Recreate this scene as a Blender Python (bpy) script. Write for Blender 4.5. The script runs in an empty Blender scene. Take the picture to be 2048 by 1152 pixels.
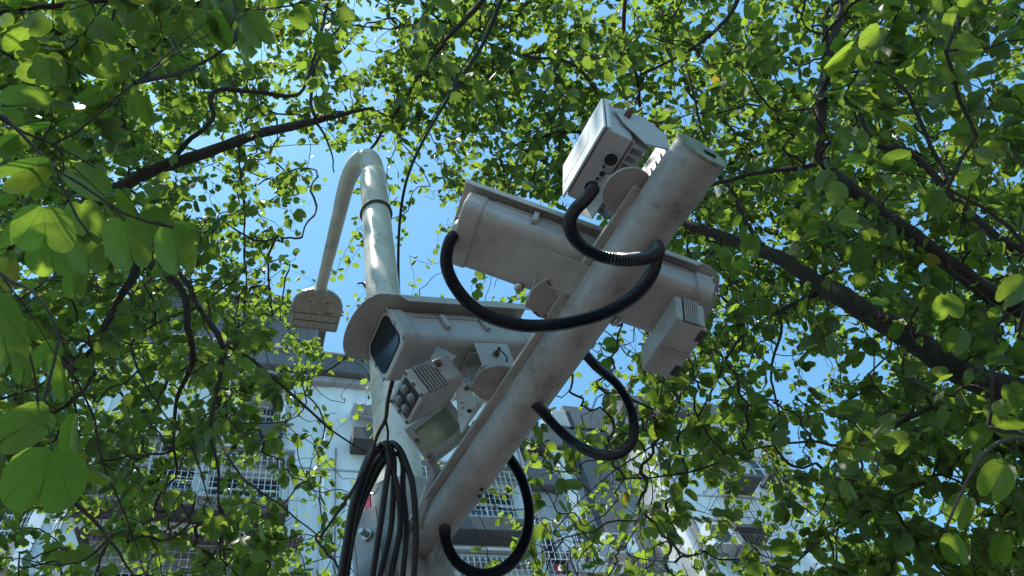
import bpy, math, random
import numpy as np
from mathutils import Vector, Matrix
random.seed(7); rng = np.random.default_rng(11)
R = math.radians
# ------------------------------------------------------------------ camera
F = 1479.0                                   # focal length in pixels of the 2048 px wide photograph
CAM = np.array([0, 0, 1.6])
_u = np.array([-340, 930, 1479.0]); _u /= np.linalg.norm(_u)
_r = np.array([_u[1], -_u[0], 0]); _r /= np.linalg.norm(_r)
_f = np.array([0, 0, 1.0]) - _u[2]*_u; _f /= np.linalg.norm(_f)
M3 = np.array([_r, _f, _u])
def ray(px, py): return M3 @ np.array([(px-1024)/F, (576-py)/F, 1.0])
def W(px, py, z): return CAM + ray(px, py)*z                 # the point seen at (px, py), z metres in front
def PH(px, py, h):                                           # the point seen at (px, py), h metres above the eye
    d = ray(px, py); return CAM + d*(h/d[2])
def proj(p):
    c = (np.atleast_2d(p)-CAM) @ M3
    return np.stack([1024+F*c[:, 0]/c[:, 2], 576-F*c[:, 1]/c[:, 2], c[:, 2]], 1)
sc = bpy.context.scene
cam_d = bpy.data.cameras.new('camera'); cam = bpy.data.objects.new('camera', cam_d)
sc.collection.objects.link(cam); sc.camera = cam
cam_d.sensor_width = 36; cam_d.lens = 36*F/2048; cam_d.clip_start = .05; cam_d.clip_end = 3000
rm = Matrix([list(M3[i]) for i in range(3)])
rm = Matrix([[rm[i][0], rm[i][1], -rm[i][2]] for i in range(3)])
cam.matrix_world = Matrix.Translation(Vector(CAM)) @ rm.to_4x4()
# ------------------------------------------------------------------ light
SUN_EL, SUN_AZ = 74, 225                     # azimuth clockwise from +Y
wd = bpy.data.worlds.new('World'); sc.world = wd; wd.use_nodes = True
nt = wd.node_tree; nt.nodes.clear()
sky = nt.nodes.new('ShaderNodeTexSky'); sky.sky_type = 'NISHITA'; sky.sun_disc = False
sky.sun_elevation = R(SUN_EL); sky.sun_rotation = R(SUN_AZ); sky.air_density = 1.0; sky.dust_density = .6; sky.ozone_density = 1.0
bg = nt.nodes.new('ShaderNodeBackground'); bg.inputs[1].default_value = .15
wo = nt.nodes.new('ShaderNodeOutputWorld')
tint = nt.nodes.new('ShaderNodeMix'); tint.data_type = 'RGBA'; tint.blend_type = 'MULTIPLY'; tint.inputs[0].default_value = 1
tint.inputs[7].default_value = (.76, 1.19, 1.17, 1); nt.links.new(sky.outputs[0], tint.inputs[6]); nt.links.new(tint.outputs[2], bg.inputs[0]); nt.links.new(bg.outputs[0], wo.inputs[0])
sd = bpy.data.lights.new('sun', 'SUN'); sd.energy = 5.0; sd.angle = R(.53); sd.color = (1, .95, .87)
sun = bpy.data.objects.new('sun', sd); sc.collection.objects.link(sun)
sv = Vector((math.sin(R(SUN_AZ))*math.cos(R(SUN_EL)), math.cos(R(SUN_AZ))*math.cos(R(SUN_EL)), math.sin(R(SUN_EL))))
sun.rotation_euler = sv.to_track_quat('Z', 'Y').to_euler(); sun.location = (0, 0, 30)
sc.view_settings.view_transform = 'Standard'; sc.view_settings.look = 'None'
sc.view_settings.exposure = .78; sc.view_settings.gamma = 1; sc.view_settings.use_curve_mapping = False
sc.cycles.max_bounces = 8; sc.cycles.transparent_max_bounces = 8
# ------------------------------------------------------------------ materials
class NT:
    def __init__(s, name):
        s.m = bpy.data.materials.new(name); s.m.use_nodes = True; s.t = s.m.node_tree
        s.b = s.t.nodes['Principled BSDF']; s.out = s.t.nodes['Material Output']
    def n(s, t, **kw):
        x = s.t.nodes.new('ShaderNode'+t)
        for k, v in kw.items(): setattr(x, k, v)
        return x
    def l(s, a, b): s.t.links.new(a, b)
    def coord(s, k='Object'):
        return s.n('TexCoord').outputs[k]
    def mp(s, scale=(1, 1, 1), rot=(0, 0, 0), k='Object'):
        x = s.n('Mapping'); x.inputs['Scale'].default_value = scale; x.inputs['Rotation'].default_value = rot
        s.l(s.coord(k), x.inputs[0]); return x.outputs[0]
    def noise(s, vec, scale, detail=4, rough=.6):
        x = s.n('TexNoise'); x.inputs['Scale'].default_value = scale; x.inputs['Detail'].default_value = detail
        x.inputs['Roughness'].default_value = rough; s.l(vec, x.inputs['Vector']); return x.outputs[0]
    def ramp(s, fac, stops):
        x = s.n('ValToRGB'); e = x.color_ramp.elements
        while len(e) < len(stops): e.new(.5)
        for el, (p, c) in zip(e, stops):
            el.position = p; el.color = (*c, 1) if len(c) == 3 else c
        s.l(fac, x.inputs[0]); return x.outputs[0]
    def mix(s, fac, a, b, mode='MIX'):
        x = s.n('Mix', data_type='RGBA', blend_type=mode)
        for sock, v in ((x.inputs[0], fac), (x.inputs[6], a), (x.inputs[7], b)):
            if isinstance(v, (int, float)): sock.default_value = v
            elif isinstance(v, tuple): sock.default_value = (*v, 1)
            else: s.l(v, sock)
        return x.outputs[2]
    def bump(s, h, strength=.3, dist=.002):
        x = s.n('Bump'); x.inputs['Strength'].default_value = strength; x.inputs['Distance'].default_value = dist
        s.l(h, x.inputs['Height']); s.l(x.outputs[0], s.b.inputs['Normal'])
def simple(name, col, rough=.5, metal=0, spec=.5, var=.15, vs=20, bump=0):
    k = NT(name); v = k.coord(); n = k.noise(v, vs)
    a = tuple(c*(1-var) for c in col); b = tuple(min(1, c*(1+var)) for c in col)
    k.l(k.ramp(n, [(.3, a), (.7, b)]), k.b.inputs['Base Color'])
    k.b.inputs['Roughness'].default_value = rough; k.b.inputs['Metallic'].default_value = metal
    k.b.inputs['Specular IOR Level'].default_value = spec
    if bump: k.bump(n, bump)
    return k.m
def paint(name, col, dirt=(.12, .095, .075), amount=.5, rough=.42, scale=6.0, streak=(1, 1, 1), speck=.5):
    k = NT(name)
    n1 = k.noise(k.mp(streak), scale, 7, .65); n2 = k.noise(k.coord(), scale*7, 5, .7); n3 = k.noise(k.coord(), scale*1.1, 3, .5)
    f1 = k.ramp(n1, [(.44, (0, 0, 0)), (.68, (1, 1, 1))])
    f2 = k.ramp(n2, [(.52, (0, 0, 0)), (.68, (1, 1, 1))])
    base = k.mix(n3, tuple(c*.88 for c in col), tuple(min(1, c*1.08) for c in col))
    m1 = k.n('Math', operation='MULTIPLY'); k.l(f1, m1.inputs[0]); m1.inputs[1].default_value = amount
    c1 = k.mix(m1.outputs[0], base, tuple(.36*c+.64*d for c, d in zip(col, dirt)))
    m2 = k.n('Math', operation='MULTIPLY'); k.l(f2, m2.inputs[0]); k.l(f1, m2.inputs[1])
    m3 = k.n('Math', operation='MULTIPLY'); k.l(m2.outputs[0], m3.inputs[0]); m3.inputs[1].default_value = speck
    c2 = k.mix(m3.outputs[0], c1, dirt)
    k.l(c2, k.b.inputs['Base Color']); k.b.inputs['Roughness'].default_value = rough
    k.bump(n2, .12, .001)
    return k.m
MAT = {}
MAT['paint'] = paint('weathered_grey_paint', (.31, .297, .292), amount=.7, scale=12)
MAT['arm'] = paint('weathered_arm_paint', (.325, .305, .298), dirt=(.13, .085, .07), amount=.75, scale=9, speck=1.0)
MAT['arm_dirty'] = paint('grimy_arm_tip_paint', (.29, .27, .26), dirt=(.07, .04, .035), amount=.9, scale=16, speck=1.0)
MAT['pole'] = paint('glossy_cream_pole_paint', (.62, .61, .57), dirt=(.14, .12, .1), amount=.35, rough=.27, scale=6, speck=.9)
MAT['lamp'] = paint('lamp_head_paint', (.46, .44, .41), amount=.7, scale=9)
MAT['housing'] = paint('housing_paint', (.38, .366, .358), amount=.5, scale=7, rough=.38)
MAT['radar'] = paint('radar_grey_paint', (.38, .385, .40), dirt=(.18, .15, .13), amount=.5, scale=7, streak=(1, 1, 6))
MAT['panel'] = paint('pale_front_panel', (.55, .58, .60), dirt=(.36, .38, .38), amount=.6, scale=9, speck=.4, rough=.7)
MAT['cap'] = simple('mossy_end_cap', (.16, .19, .14), .8, var=.4, vs=30, bump=.3)
MAT['black'] = simple('black_corrugated_plastic', (.007, .009, .016), .24, spec=.45)
MAT['rubber'] = simple('black_cable_sheath', (.008, .010, .015), .3, spec=.45)
MAT['hole'] = simple('dark_hole', (.01, .01, .011), .7)
MAT['steel'] = simple('dull_steel', (.4, .38, .36), .35, metal=.9, vs=60)
MAT['rust'] = simple('rusty_bolt', (.12, .07, .05), .7, metal=.2, var=.4, vs=80)
MAT['fin'] = simple('dusty_cast_fins', (.24, .225, .215), .6, var=.25, vs=40)
MAT['lens'] = simple('dark_lens_glass', (.008, .014, .02), .12, spec=.45)
MAT['led'] = simple('led_lens', (.13, .13, .13), .08, metal=.3, spec=1.0, var=.2, vs=60)
MAT['ledw'] = simple('white_led_lens', (.75, .75, .72), .1, spec=1.0, var=.1, vs=60)
MAT['mirror'] = simple('strobe_glass', (.22, .27, .2), .16, metal=.6, var=.35, vs=22)
MAT['wire'] = simple('rusty_wire', (.06, .045, .035), .7)
MAT['print'] = simple('dark_print', (.05, .05, .05), .6)
def bark_mat(name, a, b):
    k = NT(name); v = k.mp((1, 1, 1)); n = k.noise(v, 26, 8, .7); n2 = k.noise(v, 5, 3)
    c = k.ramp(n, [(.3, a), (.7, b)]); k.l(k.mix(n2, c, tuple(.6*x for x in a)), k.b.inputs['Base Color'])
    k.b.inputs['Roughness'].default_value = .85; w_ = k.noise(k.mp((1, 1, .25)), 60, 6, .75); k.bump(w_, 1.0, .02); return k.m
MAT['bark'] = bark_mat('tree_bark', (.035, .026, .022), (.13, .095, .075))
MAT['twig'] = bark_mat('twig_bark', (.04, .028, .024), (.12, .08, .06))
def leaf_mat(name, dark, light, trans, mixf=.5):
    k = NT(name)
    at = k.n('Attribute'); at.attribute_name = 'rnd'; oi = k.n('ObjectInfo')
    ad = k.n('Math', operation='ADD'); k.l(at.outputs['Fac'], ad.inputs[0]); k.l(oi.outputs['Random'], ad.inputs[1])
    fr = k.n('Math', operation='FRACT'); k.l(ad.outputs[0], fr.inputs[0]); rn = fr.outputs[0]
    uv = k.coord('UV'); sp = k.n('SeparateXYZ'); k.l(uv, sp.inputs[0])
    ab = k.n('Math', operation='ABSOLUTE'); k.l(sp.outputs[0], ab.inputs[0])
    at2 = k.n('Math', operation='ARCTAN2'); k.l(ab.outputs[0], at2.inputs[0]); yy = k.n('Math', operation='ADD'); k.l(sp.outputs[1], yy.inputs[0]); yy.inputs[1].default_value = .04; k.l(yy.outputs[0], at2.inputs[1])
    mu = k.n('Math', operation='MULTIPLY'); k.l(at2.outputs[0], mu.inputs[0]); mu.inputs[1].default_value = 14.0
    co = k.n('Math', operation='COSINE'); k.l(mu.outputs[0], co.inputs[0])
    vein = k.ramp(co.outputs[0], [(.93, (0, 0, 0)), (1.0, (1, 1, 1))])
    nn = k.noise(uv, 9, 5, .7)
    vo = k.n('TexVoronoi'); vo.feature = 'DISTANCE_TO_EDGE'; vo.inputs['Scale'].default_value = 16; k.l(uv, vo.inputs['Vector'])
    net = k.ramp(vo.outputs['Distance'], [(.0, (1, 1, 1)), (.06, (0, 0, 0))])
    spot = k.ramp(k.noise(k.coord(), 34, 3, .6), [(.66, (0, 0, 0)), (.72, (1, 1, 1))])
    base = k.mix(rn, dark, light)
    base = k.mix(nn, base, tuple(.75*c for c in dark)); base = k.mix(vein, base, tuple(min(1, 1.5*c) for c in light))
    geo = k.n('NewGeometry')
    under = k.mix(.35, base, (.07, .09, .055)); base = k.mix(geo.outputs['Backfacing'], base, under)
    # a few leaves are yellowing
    yel = k.ramp(rn, [(.9975, (0, 0, 0)), (.999, (1, 1, 1))]); base = k.mix(yel, base, (.3, .22, .04))
    k.l(base, k.b.inputs['Base Color']); k.b.inputs['Roughness'].default_value = .42; k.b.inputs['Specular IOR Level'].default_value = .45
    tr = k.n('BsdfTranslucent')
    tc = k.mix(rn, trans, tuple(min(1, c*1.35) for c in trans)); tc = k.mix(nn, tc, tuple(.65*c for c in trans))
    tc = k.mix(vein, tc, tuple(.6*c for c in trans)); tc = k.mix(k.mix(.72, net, (0, 0, 0)), tc, tuple(.55*c for c in trans)); tc = k.mix(k.mix(.6, spot, (0, 0, 0)), tc, (.08, .07, .02))
    tc = k.mix(yel, tc, (.6, .42, .05)); k.l(tc, tr.inputs[0])
    ms = k.n('MixShader'); ms.inputs[0].default_value = mixf; k.l(k.b.outputs[0], ms.inputs[1]); k.l(tr.outputs[0], ms.inputs[2])
    k.l(ms.outputs[0], k.out.inputs[0]); return k.m
MAT['leaf'] = leaf_mat('leaf', (.009, .022, .008), (.025, .046, .012), (.36, .54, .05), .42)
MAT['flower'] = simple('yellow_petal', (.7, .5, .05), .5)
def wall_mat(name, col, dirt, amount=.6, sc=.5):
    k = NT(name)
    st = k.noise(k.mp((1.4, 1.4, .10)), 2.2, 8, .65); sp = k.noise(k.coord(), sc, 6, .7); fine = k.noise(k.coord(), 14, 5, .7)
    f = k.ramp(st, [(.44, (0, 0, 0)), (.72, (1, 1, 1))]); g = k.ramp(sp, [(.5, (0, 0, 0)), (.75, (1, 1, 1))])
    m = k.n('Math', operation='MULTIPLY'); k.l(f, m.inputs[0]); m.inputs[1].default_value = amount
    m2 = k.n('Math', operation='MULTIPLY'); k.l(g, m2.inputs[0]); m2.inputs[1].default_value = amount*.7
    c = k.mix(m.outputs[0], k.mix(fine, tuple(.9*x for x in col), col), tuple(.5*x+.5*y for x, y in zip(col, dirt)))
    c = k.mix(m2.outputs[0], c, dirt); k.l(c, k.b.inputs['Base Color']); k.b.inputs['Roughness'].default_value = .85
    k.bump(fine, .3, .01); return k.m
MAT['wall'] = wall_mat('white_plaster', (.74, .78, .82), (.30, .30, .29), .55)
MAT['wall_dark'] = wall_mat('stained_concrete', (.15, .155, .17), (.05, .05, .055), .8)
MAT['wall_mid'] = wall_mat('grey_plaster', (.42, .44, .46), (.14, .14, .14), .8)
MAT['ledge'] = wall_mat('dirty_ledge', (.10, .10, .105), (.04, .04, .04), .7)
MAT['trim'] = simple('white_trim', (.7, .74, .78), .6, vs=5)
MAT['grille'] = simple('white_window_bars', (.62, .68, .74), .45, vs=8)
MAT['grille_dark'] = simple('dark_window_bars', (.14, .12, .12), .6, vs=8)
MAT['glass'] = simple('window_glass', (.02, .035, .055), .06, spec=.9, vs=1)
MAT['glass_teal'] = simple('teal_window_glass', (.02, .09, .11), .1, spec=.9, vs=1)
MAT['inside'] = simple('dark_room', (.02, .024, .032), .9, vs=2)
MAT['pipe'] = simple('grey_drain_pipe', (.16, .17, .18), .6, vs=4)
MAT['ac'] = simple('air_conditioner_paint', (.66, .70, .72), .5, vs=6)
MAT['acgrille'] = simple('air_conditioner_grille', (.1, .11, .13), .6, vs=6)
MAT['blue'] = simple('blue_sticker', (.03, .18, .6), .4)
MAT['whitep'] = simple('white_sticker_print', (.8, .8, .8), .5)
MAT['awning'] = simple('corrugated_awning', (.28, .24, .22), .6, var=.3, vs=3)
MAT['red'] = simple('red_cloth', (.35, .03, .07), .8)
MAT['purple'] = simple('purple_cloth', (.2, .1, .3), .8)
MAT['green'] = simple('green_cloth', (.03, .2, .14), .8)
MAT['ground'] = simple('pale_paving', (.095, .083, .078), .85, var=.25, vs=1.5)
# ------------------------------------------------------------------ mesh helpers
col = sc.collection
def frame_of(d, up=(0, 0, 1)):
    d = np.asarray(d, float); d = d/np.linalg.norm(d); u = np.asarray(up, float)
    if abs(d @ u) > .97: u = np.array([1., 0, 0]) if abs(d[0]) < .9 else np.array([0, 1., 0])
    a = np.cross(u, d); a /= np.linalg.norm(a); return a, np.cross(d, a), d
def spline(P, n=8):
    P = np.asarray(P, float); Q = np.vstack([2*P[0]-P[1], P, 2*P[-1]-P[-2]]); out = []
    for i in range(1, len(Q)-2):
        p0, p1, p2, p3 = Q[i-1:i+3]
        for t in np.arange(n)/n:
            out.append(.5*((2*p1)+(p2-p0)*t+(2*p0-5*p1+4*p2-p3)*t*t+(3*p1-p0-3*p2+p3)*t**3))
    out.append(P[-1]); return np.array(out)
def resample(P, step):
    P = np.asarray(P, float); L = np.r_[0, np.cumsum(np.linalg.norm(np.diff(P, axis=0), axis=1))]
    n = max(2, int(L[-1]/step)+1); t = np.linspace(0, L[-1], n)
    return np.stack([np.interp(t, L, P[:, i]) for i in range(P.shape[1])], 1)
class MB:
    def __init__(s): s.v = []; s.f = []; s.n = 0
    def add(s, v, f):
        s.v.append(np.asarray(v, float)); s.f += [tuple(i+s.n for i in q) for q in f]; s.n += len(v); return s
    def box(s, c, dims, ax=None):
        ax = np.eye(3) if ax is None else np.asarray(ax, float); c = np.asarray(c, float); d = np.asarray(dims)/2
        v = [c+ax.T@(np.array(k)*d) for k in [(-1, -1, -1), (1, -1, -1), (1, 1, -1), (-1, 1, -1), (-1, -1, 1), (1, -1, 1), (1, 1, 1), (-1, 1, 1)]]
        return s.add(v, [(0, 3, 2, 1), (4, 5, 6, 7), (0, 1, 5, 4), (1, 2, 6, 5), (2, 3, 7, 6), (3, 0, 4, 7)])
    def prism(s, poly, o, ex, ey, ez, h0, h1):
        """poly (x, y) in the frame o, ex, ey extruded along ez from h0 to h1"""
        n = len(poly); v = [o+ex*x+ey*y+ez*h for h in (h0, h1) for x, y in poly]
        return s.add(v, [tuple(range(n))[::-1], tuple(range(n, 2*n))]+[(i, (i+1) % n, n+(i+1) % n, n+i) for i in range(n)])
    def tube(s, P, r, k=8, caps=True, up=(0, 0, 1)):
        P = np.asarray(P, float); n = len(P); r = np.broadcast_to(np.asarray(r, float), (n,))
        T = np.gradient(P, axis=0); T /= np.linalg.norm(T, axis=1)[:, None]+1e-12
        a, b, _ = frame_of(T[0], up); th = np.arange(k)*2*math.pi/k; V = []
        for i in range(n):
            a = a-T[i]*(a@T[i]); a /= np.linalg.norm(a); b = np.cross(T[i], a)
            V.append(P[i]+r[i]*(np.cos(th)[:, None]*a+np.sin(th)[:, None]*b))
        Fc = [(i*k+j, i*k+(j+1) % k, (i+1)*k+(j+1) % k, (i+1)*k+j) for i in range(n-1) for j in range(k)]
        if caps: Fc += [tuple(range(k))[::-1], tuple(range((n-1)*k, n*k))]
        return s.add(np.vstack(V), Fc)
    def cyl(s, p0, p1, r, k=16, r1=None): return s.tube([p0, p1], [r, r if r1 is None else r1], k)
    def dome(s, c, d, r, h, k=12, m=4):
        a, b, d = frame_of(d); P = []; 
        for i in range(m+1):
            t = i/m*math.pi/2*.96; P.append((math.cos(t)*r, math.sin(t)*h))
        V = [c+d*z+q*(a*math.cos(x)+b*math.sin(x)) for q, z in P for x in np.arange(k)*2*math.pi/k]
        return s.add(V, [(i*k+j, i*k+(j+1) % k, (i+1)*k+(j+1) % k, (i+1)*k+j) for i in range(m) for j in range(k)]+[tuple(range(m*k, m*k+k))])
    def build(s, name, mat, parent=None, smooth=False, bevel=0, seg=2):
        v = np.vstack(s.v) if s.v else np.zeros((0, 3)); off = np.zeros(3); p = parent
        while p is not None: off = off+np.array(p.location); p = p.parent
        me = bpy.data.meshes.new(name); me.from_pydata((v-off).tolist(), [], s.f); me.validate()
        if smooth: me.polygons.foreach_set('use_smooth', [True]*len(me.polygons))
        me.materials.append(MAT[mat]); o = bpy.data.objects.new(name, me); col.objects.link(o); o.parent = parent
        if bevel:
            b = o.modifiers.new('bevel', 'BEVEL'); b.width = bevel; b.segments = seg; b.limit_method = 'ANGLE'; b.angle_limit = R(35)
        return o
def tag(o, label=None, cat=None, group=None, kind=None):
    for k, v in (('label', label), ('category', cat), ('group', group), ('kind', kind)):
        if v: o[k] = v
    return o
def thing(name, loc, label, cat, group=None):
    o = bpy.data.objects.new(name, None); o.empty_display_size = .1; col.objects.link(o); o.location = tuple(loc)
    return tag(o, label, cat, group)
def rrect(w, h, r, n=5, cx=0, cy=0):
    out = []
    for sx, sy, a0 in ((1, 1, 0), (-1, 1, 90), (-1, -1, 180), (1, -1, 270)):
        for i in range(n+1):
            a = R(a0+90*i/n); out.append((cx+sx*(w/2-r)+r*math.cos(a), cy+sy*(h/2-r)+r*math.sin(a)))
    return out
# ------------------------------------------------------------------ ground and facade
g = MB().box((0, 0, -.05), (600, 600, .1)); tag(g.build('ground', 'ground'), kind='structure')
PHI = R(33.5)
HD = np.array([math.cos(PHI), math.sin(PHI), 0]); ND = np.array([math.sin(PHI), -math.cos(PHI), 0]); UP = np.array([0, 0, 1.])
Q0 = W(600, 950, 16.0)
def st(px, py, off=0.0):
    """where the ray through (px, py) meets the facade plane moved off metres towards the street: (along, height)"""
    d = ray(px, py); q = Q0+ND*off; k = ((q-CAM)@ND)/(d@ND); p = CAM+d*k
    return (p-Q0)@HD, p[2]
def fp(s, t, d): return np.array([Q0[0], Q0[1], 0])+HD*s+ND*d+UP*t
FAX = np.array([HD, ND, UP])
def fbox(mb, s0, s1, t0, t1, d0, d1):
    return mb.box(fp((s0+s1)/2, (t0+t1)/2, (d0+d1)/2), (abs(s1-s0), abs(d1-d0), abs(t1-t0)), FAX)
def wall_with_holes(mb, s0, s1, t0, t1, d0, d1, holes):
    """a wall slab from boxes butted round rectangular openings"""
    S = sorted({s0, s1, *[h[0] for h in holes], *[h[1] for h in holes]}); S = [x for x in S if s0 <= x <= s1]
    for a, b in zip(S, S[1:]):
        m = (a+b)/2; hs = sorted([(h[2], h[3]) for h in holes if h[0] < m < h[1]]); t = t0
        for h0, h1 in hs:
            if h0 > t: fbox(mb, a, b, t, h0, d0, d1)
            t = max(t, h1)
        if t < t1: fbox(mb, a, b, t, t1, d0, d1)
s_left = st(150, 870)[0]; t_top = st(690, 736)[1]
s_mid = st(1088, 1070)[0]; s_c = st(1345, 1010)[0]; s_end = st(1556, 905)[0]
bl = thing('apartment_building', fp(0, 0, 0), 'weathered white apartment block with barred windows and dark stained roof edge behind the trees', 'building')
T_WALL = t_top-.62
def rect(px0, py0, px1, py1, off=0):
    a = st(px0, (py0+py1)/2, off)[0]; b = st(px1, (py0+py1)/2, off)[0]; xm = (px0+px1)/2
    return a, b, st(xm, py1, off)[1], st(xm, py0, off)[1]
wins = [('small', rect(476, 806, 556, 856)), ('cage', rect(412, 932, 566, 1004, .2)), ('cage', rect(185, 905, 392, 985, .2)),
        ('cage', rect(852, 962, 1042, 1040, .2)), ('cage', rect(180, 1120, 560, 1190, .2)), ('cage', rect(900, 1138, 1065, 1215, .2))]
cwins = [('dark', rect(1448, 1024, 1500, 1066, .2)), ('dark', rect(1436, 925, 1478, 964, .2)), ('dark', rect(1515, 905, 1560, 955, .2)), ('dark', rect(1478, 1100, 1530, 1150, .2))]
mwins = [('cage', rect(1080, 1066, 1136, 1130, .2))]
m = MB(); wall_with_holes(m, s_left, s_mid, 0, T_WALL, -.3, 0, [w[1] for w in wins]); m.build('wall', 'wall', bl)
m = MB(); wall_with_holes(m, s_c, s_end, 0, T_WALL-.05, -.3, 0, [w[1] for w in cwins]); m.build('wall', 'wall', bl)
# recessed stair bay between the two fronts
RD = -1.5
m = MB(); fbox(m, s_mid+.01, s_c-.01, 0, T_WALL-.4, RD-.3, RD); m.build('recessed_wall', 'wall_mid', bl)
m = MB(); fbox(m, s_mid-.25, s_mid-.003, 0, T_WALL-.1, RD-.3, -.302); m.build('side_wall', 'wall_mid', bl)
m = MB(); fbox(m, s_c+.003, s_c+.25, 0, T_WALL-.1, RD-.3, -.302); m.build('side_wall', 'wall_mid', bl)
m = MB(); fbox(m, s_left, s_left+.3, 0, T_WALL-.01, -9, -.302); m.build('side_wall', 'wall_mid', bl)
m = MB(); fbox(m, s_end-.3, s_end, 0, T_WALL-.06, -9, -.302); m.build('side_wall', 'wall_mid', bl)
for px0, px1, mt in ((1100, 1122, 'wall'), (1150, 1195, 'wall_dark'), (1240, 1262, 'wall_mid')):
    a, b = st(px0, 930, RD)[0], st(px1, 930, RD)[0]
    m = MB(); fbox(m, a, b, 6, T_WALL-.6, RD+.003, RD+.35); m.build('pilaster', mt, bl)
# floor slabs, roof edge, penthouse
m = MB(); fbox(m, s_left-.25, s_mid+.1, T_WALL+.003, t_top, -.6, .35); m.build('parapet', 'wall_dark', bl, bevel=.02)
m = MB(); fbox(m, s_left-.25, s_mid+.1, t_top+.003, t_top+.09, -.5, .42); m.build('coping', 'wall_mid', bl, bevel=.02)
m = MB(); fbox(m, s_c-.2, s_end+.3, T_WALL-.04, t_top-.1, -2.2, .25); m.build('parapet', 'wall_dark', bl, bevel=.02)
m = MB(); fbox(m, s_mid+.103, s_c-.203, T_WALL-.5, t_top-.35, -2.2, -1.05); m.build('parapet', 'wall_dark', bl, bevel=.02)
m = MB(); fbox(m, s_mid+.4, s_mid+1.5, T_WALL-1.9, T_WALL-1.2, -1.49, -1.2); m.build('vent_hood', 'wall_dark', bl, bevel=.02)
m = MB(); fbox(m, s_left, s_end, T_WALL-.3, T_WALL-.07, -9, -2.21); m.build('roof', 'wall_dark', bl)
m = MB(); fbox(m, s_left, s_mid-.1, T_WALL-.22, T_WALL-.003, .003, .16); m.build('cornice', 'wall_mid', bl, bevel=.02)
a = st(265, 650, -.8)[0]; b = st(636, 690, -.8)[0]; tt = st(545, 618, -.8)[1]
m = MB(); fbox(m, a, b, t_top-.3, tt, -5.5, -.8)
for i in range(14): fbox(m, a+(b-a)*(i+.2)/14, a+(b-a)*(i+.35)/14, t_top+.1, tt-.1, -.797, -.76)
m.build('rooftop_shed', 'wall_dark', bl)
m = MB(); fbox(m, a-.3, b+.3, tt+.003, tt+.08, -5.8, -.5); m.build('shed_roof', 'wall_dark', bl)
for px, w_, h_ in ((1180, 1.7, .9), (1120, .8, .55), (1420, 1.2, .5)):
    s0 = st(px, 830, -1)[0]; m = MB(); fbox(m, s0-w_/2, s0+w_/2, t_top-.3, t_top+h_*.75, -3, -1.0); m.build('rooftop_room', 'wall_dark' if px != 1120 else 'wall_mid', bl, bevel=.03)
for t in (T_WALL-3.15, T_WALL-6.3, T_WALL-9.4):          # thin floor joints
    m = MB(); fbox(m, s_left, s_mid, t, t+.05, .003, .02); m.build('floor_joint', 'wall_mid', bl)
    m = MB(); fbox(m, s_c, s_end, t-.02, t+.03, .003, .02); m.build('floor_joint', 'wall_mid', bl)
m = MB(); fbox(m, s_left-.1, s_left+.12, 0, T_WALL-.3, .003, .12); fbox(m, s_left+.3, s_left+.42, 0, T_WALL-.3, .003, .09); m.build('corner_trim', 'trim', bl)
def window(r, kind):
    s0, s1, t0, t1 = r; fr = MB(); fw = .05
    for a, b, c, d in ((s0+.002, s1-.002, t0+.002, t0+fw), (s0+.002, s1-.002, t1-fw, t1-.002), (s0+.002, s0+fw, t0+fw+.002, t1-fw-.002), (s1-fw, s1-.002, t0+fw+.002, t1-fw-.002)):
        fbox(fr, a, b, c, d, -.2, -.08)
    n = max(2, round((s1-s0)/.75))
    for i in range(1, n): x = s0+(s1-s0)*i/n; fbox(fr, x-.02, x+.02, t0+fw+.002, t1-fw-.002, -.19, -.09)
    tm = t0+(t1-t0)*.62; fbox(fr, s0+fw+.002, s1-fw-.002, tm-.02, tm+.02, -.185, -.095)
    f = fr.build('window', 'trim', bl)
    p = MB(); fbox(p, s0+fw, s1-fw, t0+fw, t1-fw, -.16, -.15); p.build('pane', 'glass_teal' if kind == 'dark' else 'glass', f)
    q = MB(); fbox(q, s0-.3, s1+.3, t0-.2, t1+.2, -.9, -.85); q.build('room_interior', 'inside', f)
    return f
def cage(r, proud=.45, pitch=.125, mt='grille', arcs=True, hb=.17, t=.0085):
    s0, s1, t0, t1 = r; s0 -= .12; s1 += .12; t0 -= .1; t1 += .12; mb = MB()
    def bar(a, b, w=t): mb.tube([a, b], w, 4, caps=False)
    n = max(3, round((s1-s0)/pitch))
    for i in range(n+1):
        x = s0+(s1-s0)*i/n; bar(fp(x, t0, proud), fp(x, t1, proud))
    nh = max(2, round((t1-t0)/hb))
    for j in range(nh+1):
        y = t0+(t1-t0)*j/nh; w = t*1.5 if j in (0, nh) else t
        bar(fp(s0, y, proud), fp(s1, y, proud), w)
        for x in (s0, s1): bar(fp(x, y, .02), fp(x, y, proud), w)
    nd = 3
    for x in (s0, s1):
        for j in range(nd): bar(fp(x, t0, proud*(j+.5)/nd), fp(x, t1, proud*(j+.5)/nd))
    for i in range(0, n+1, 1): bar(fp(s0+(s1-s0)*i/n, t0, .02), fp(s0+(s1-s0)*i/n, t0, proud))
    if arcs:
        for i in range(n):                                   # row of small arches under the top bar
            x = s0+(s1-s0)*(i+.5)/n; w = (s1-s0)/n/2
            pts = [fp(x+w*math.cos(q), t1-hb+hb*.8*math.sin(q), proud+.004) for q in np.linspace(0, math.pi, 6)]
            mb.tube(pts, t*.7, 4, caps=False)
    o = mb.build('window_grille', mt, bl)
    return o, (s0, s1, t0, t1)
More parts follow.
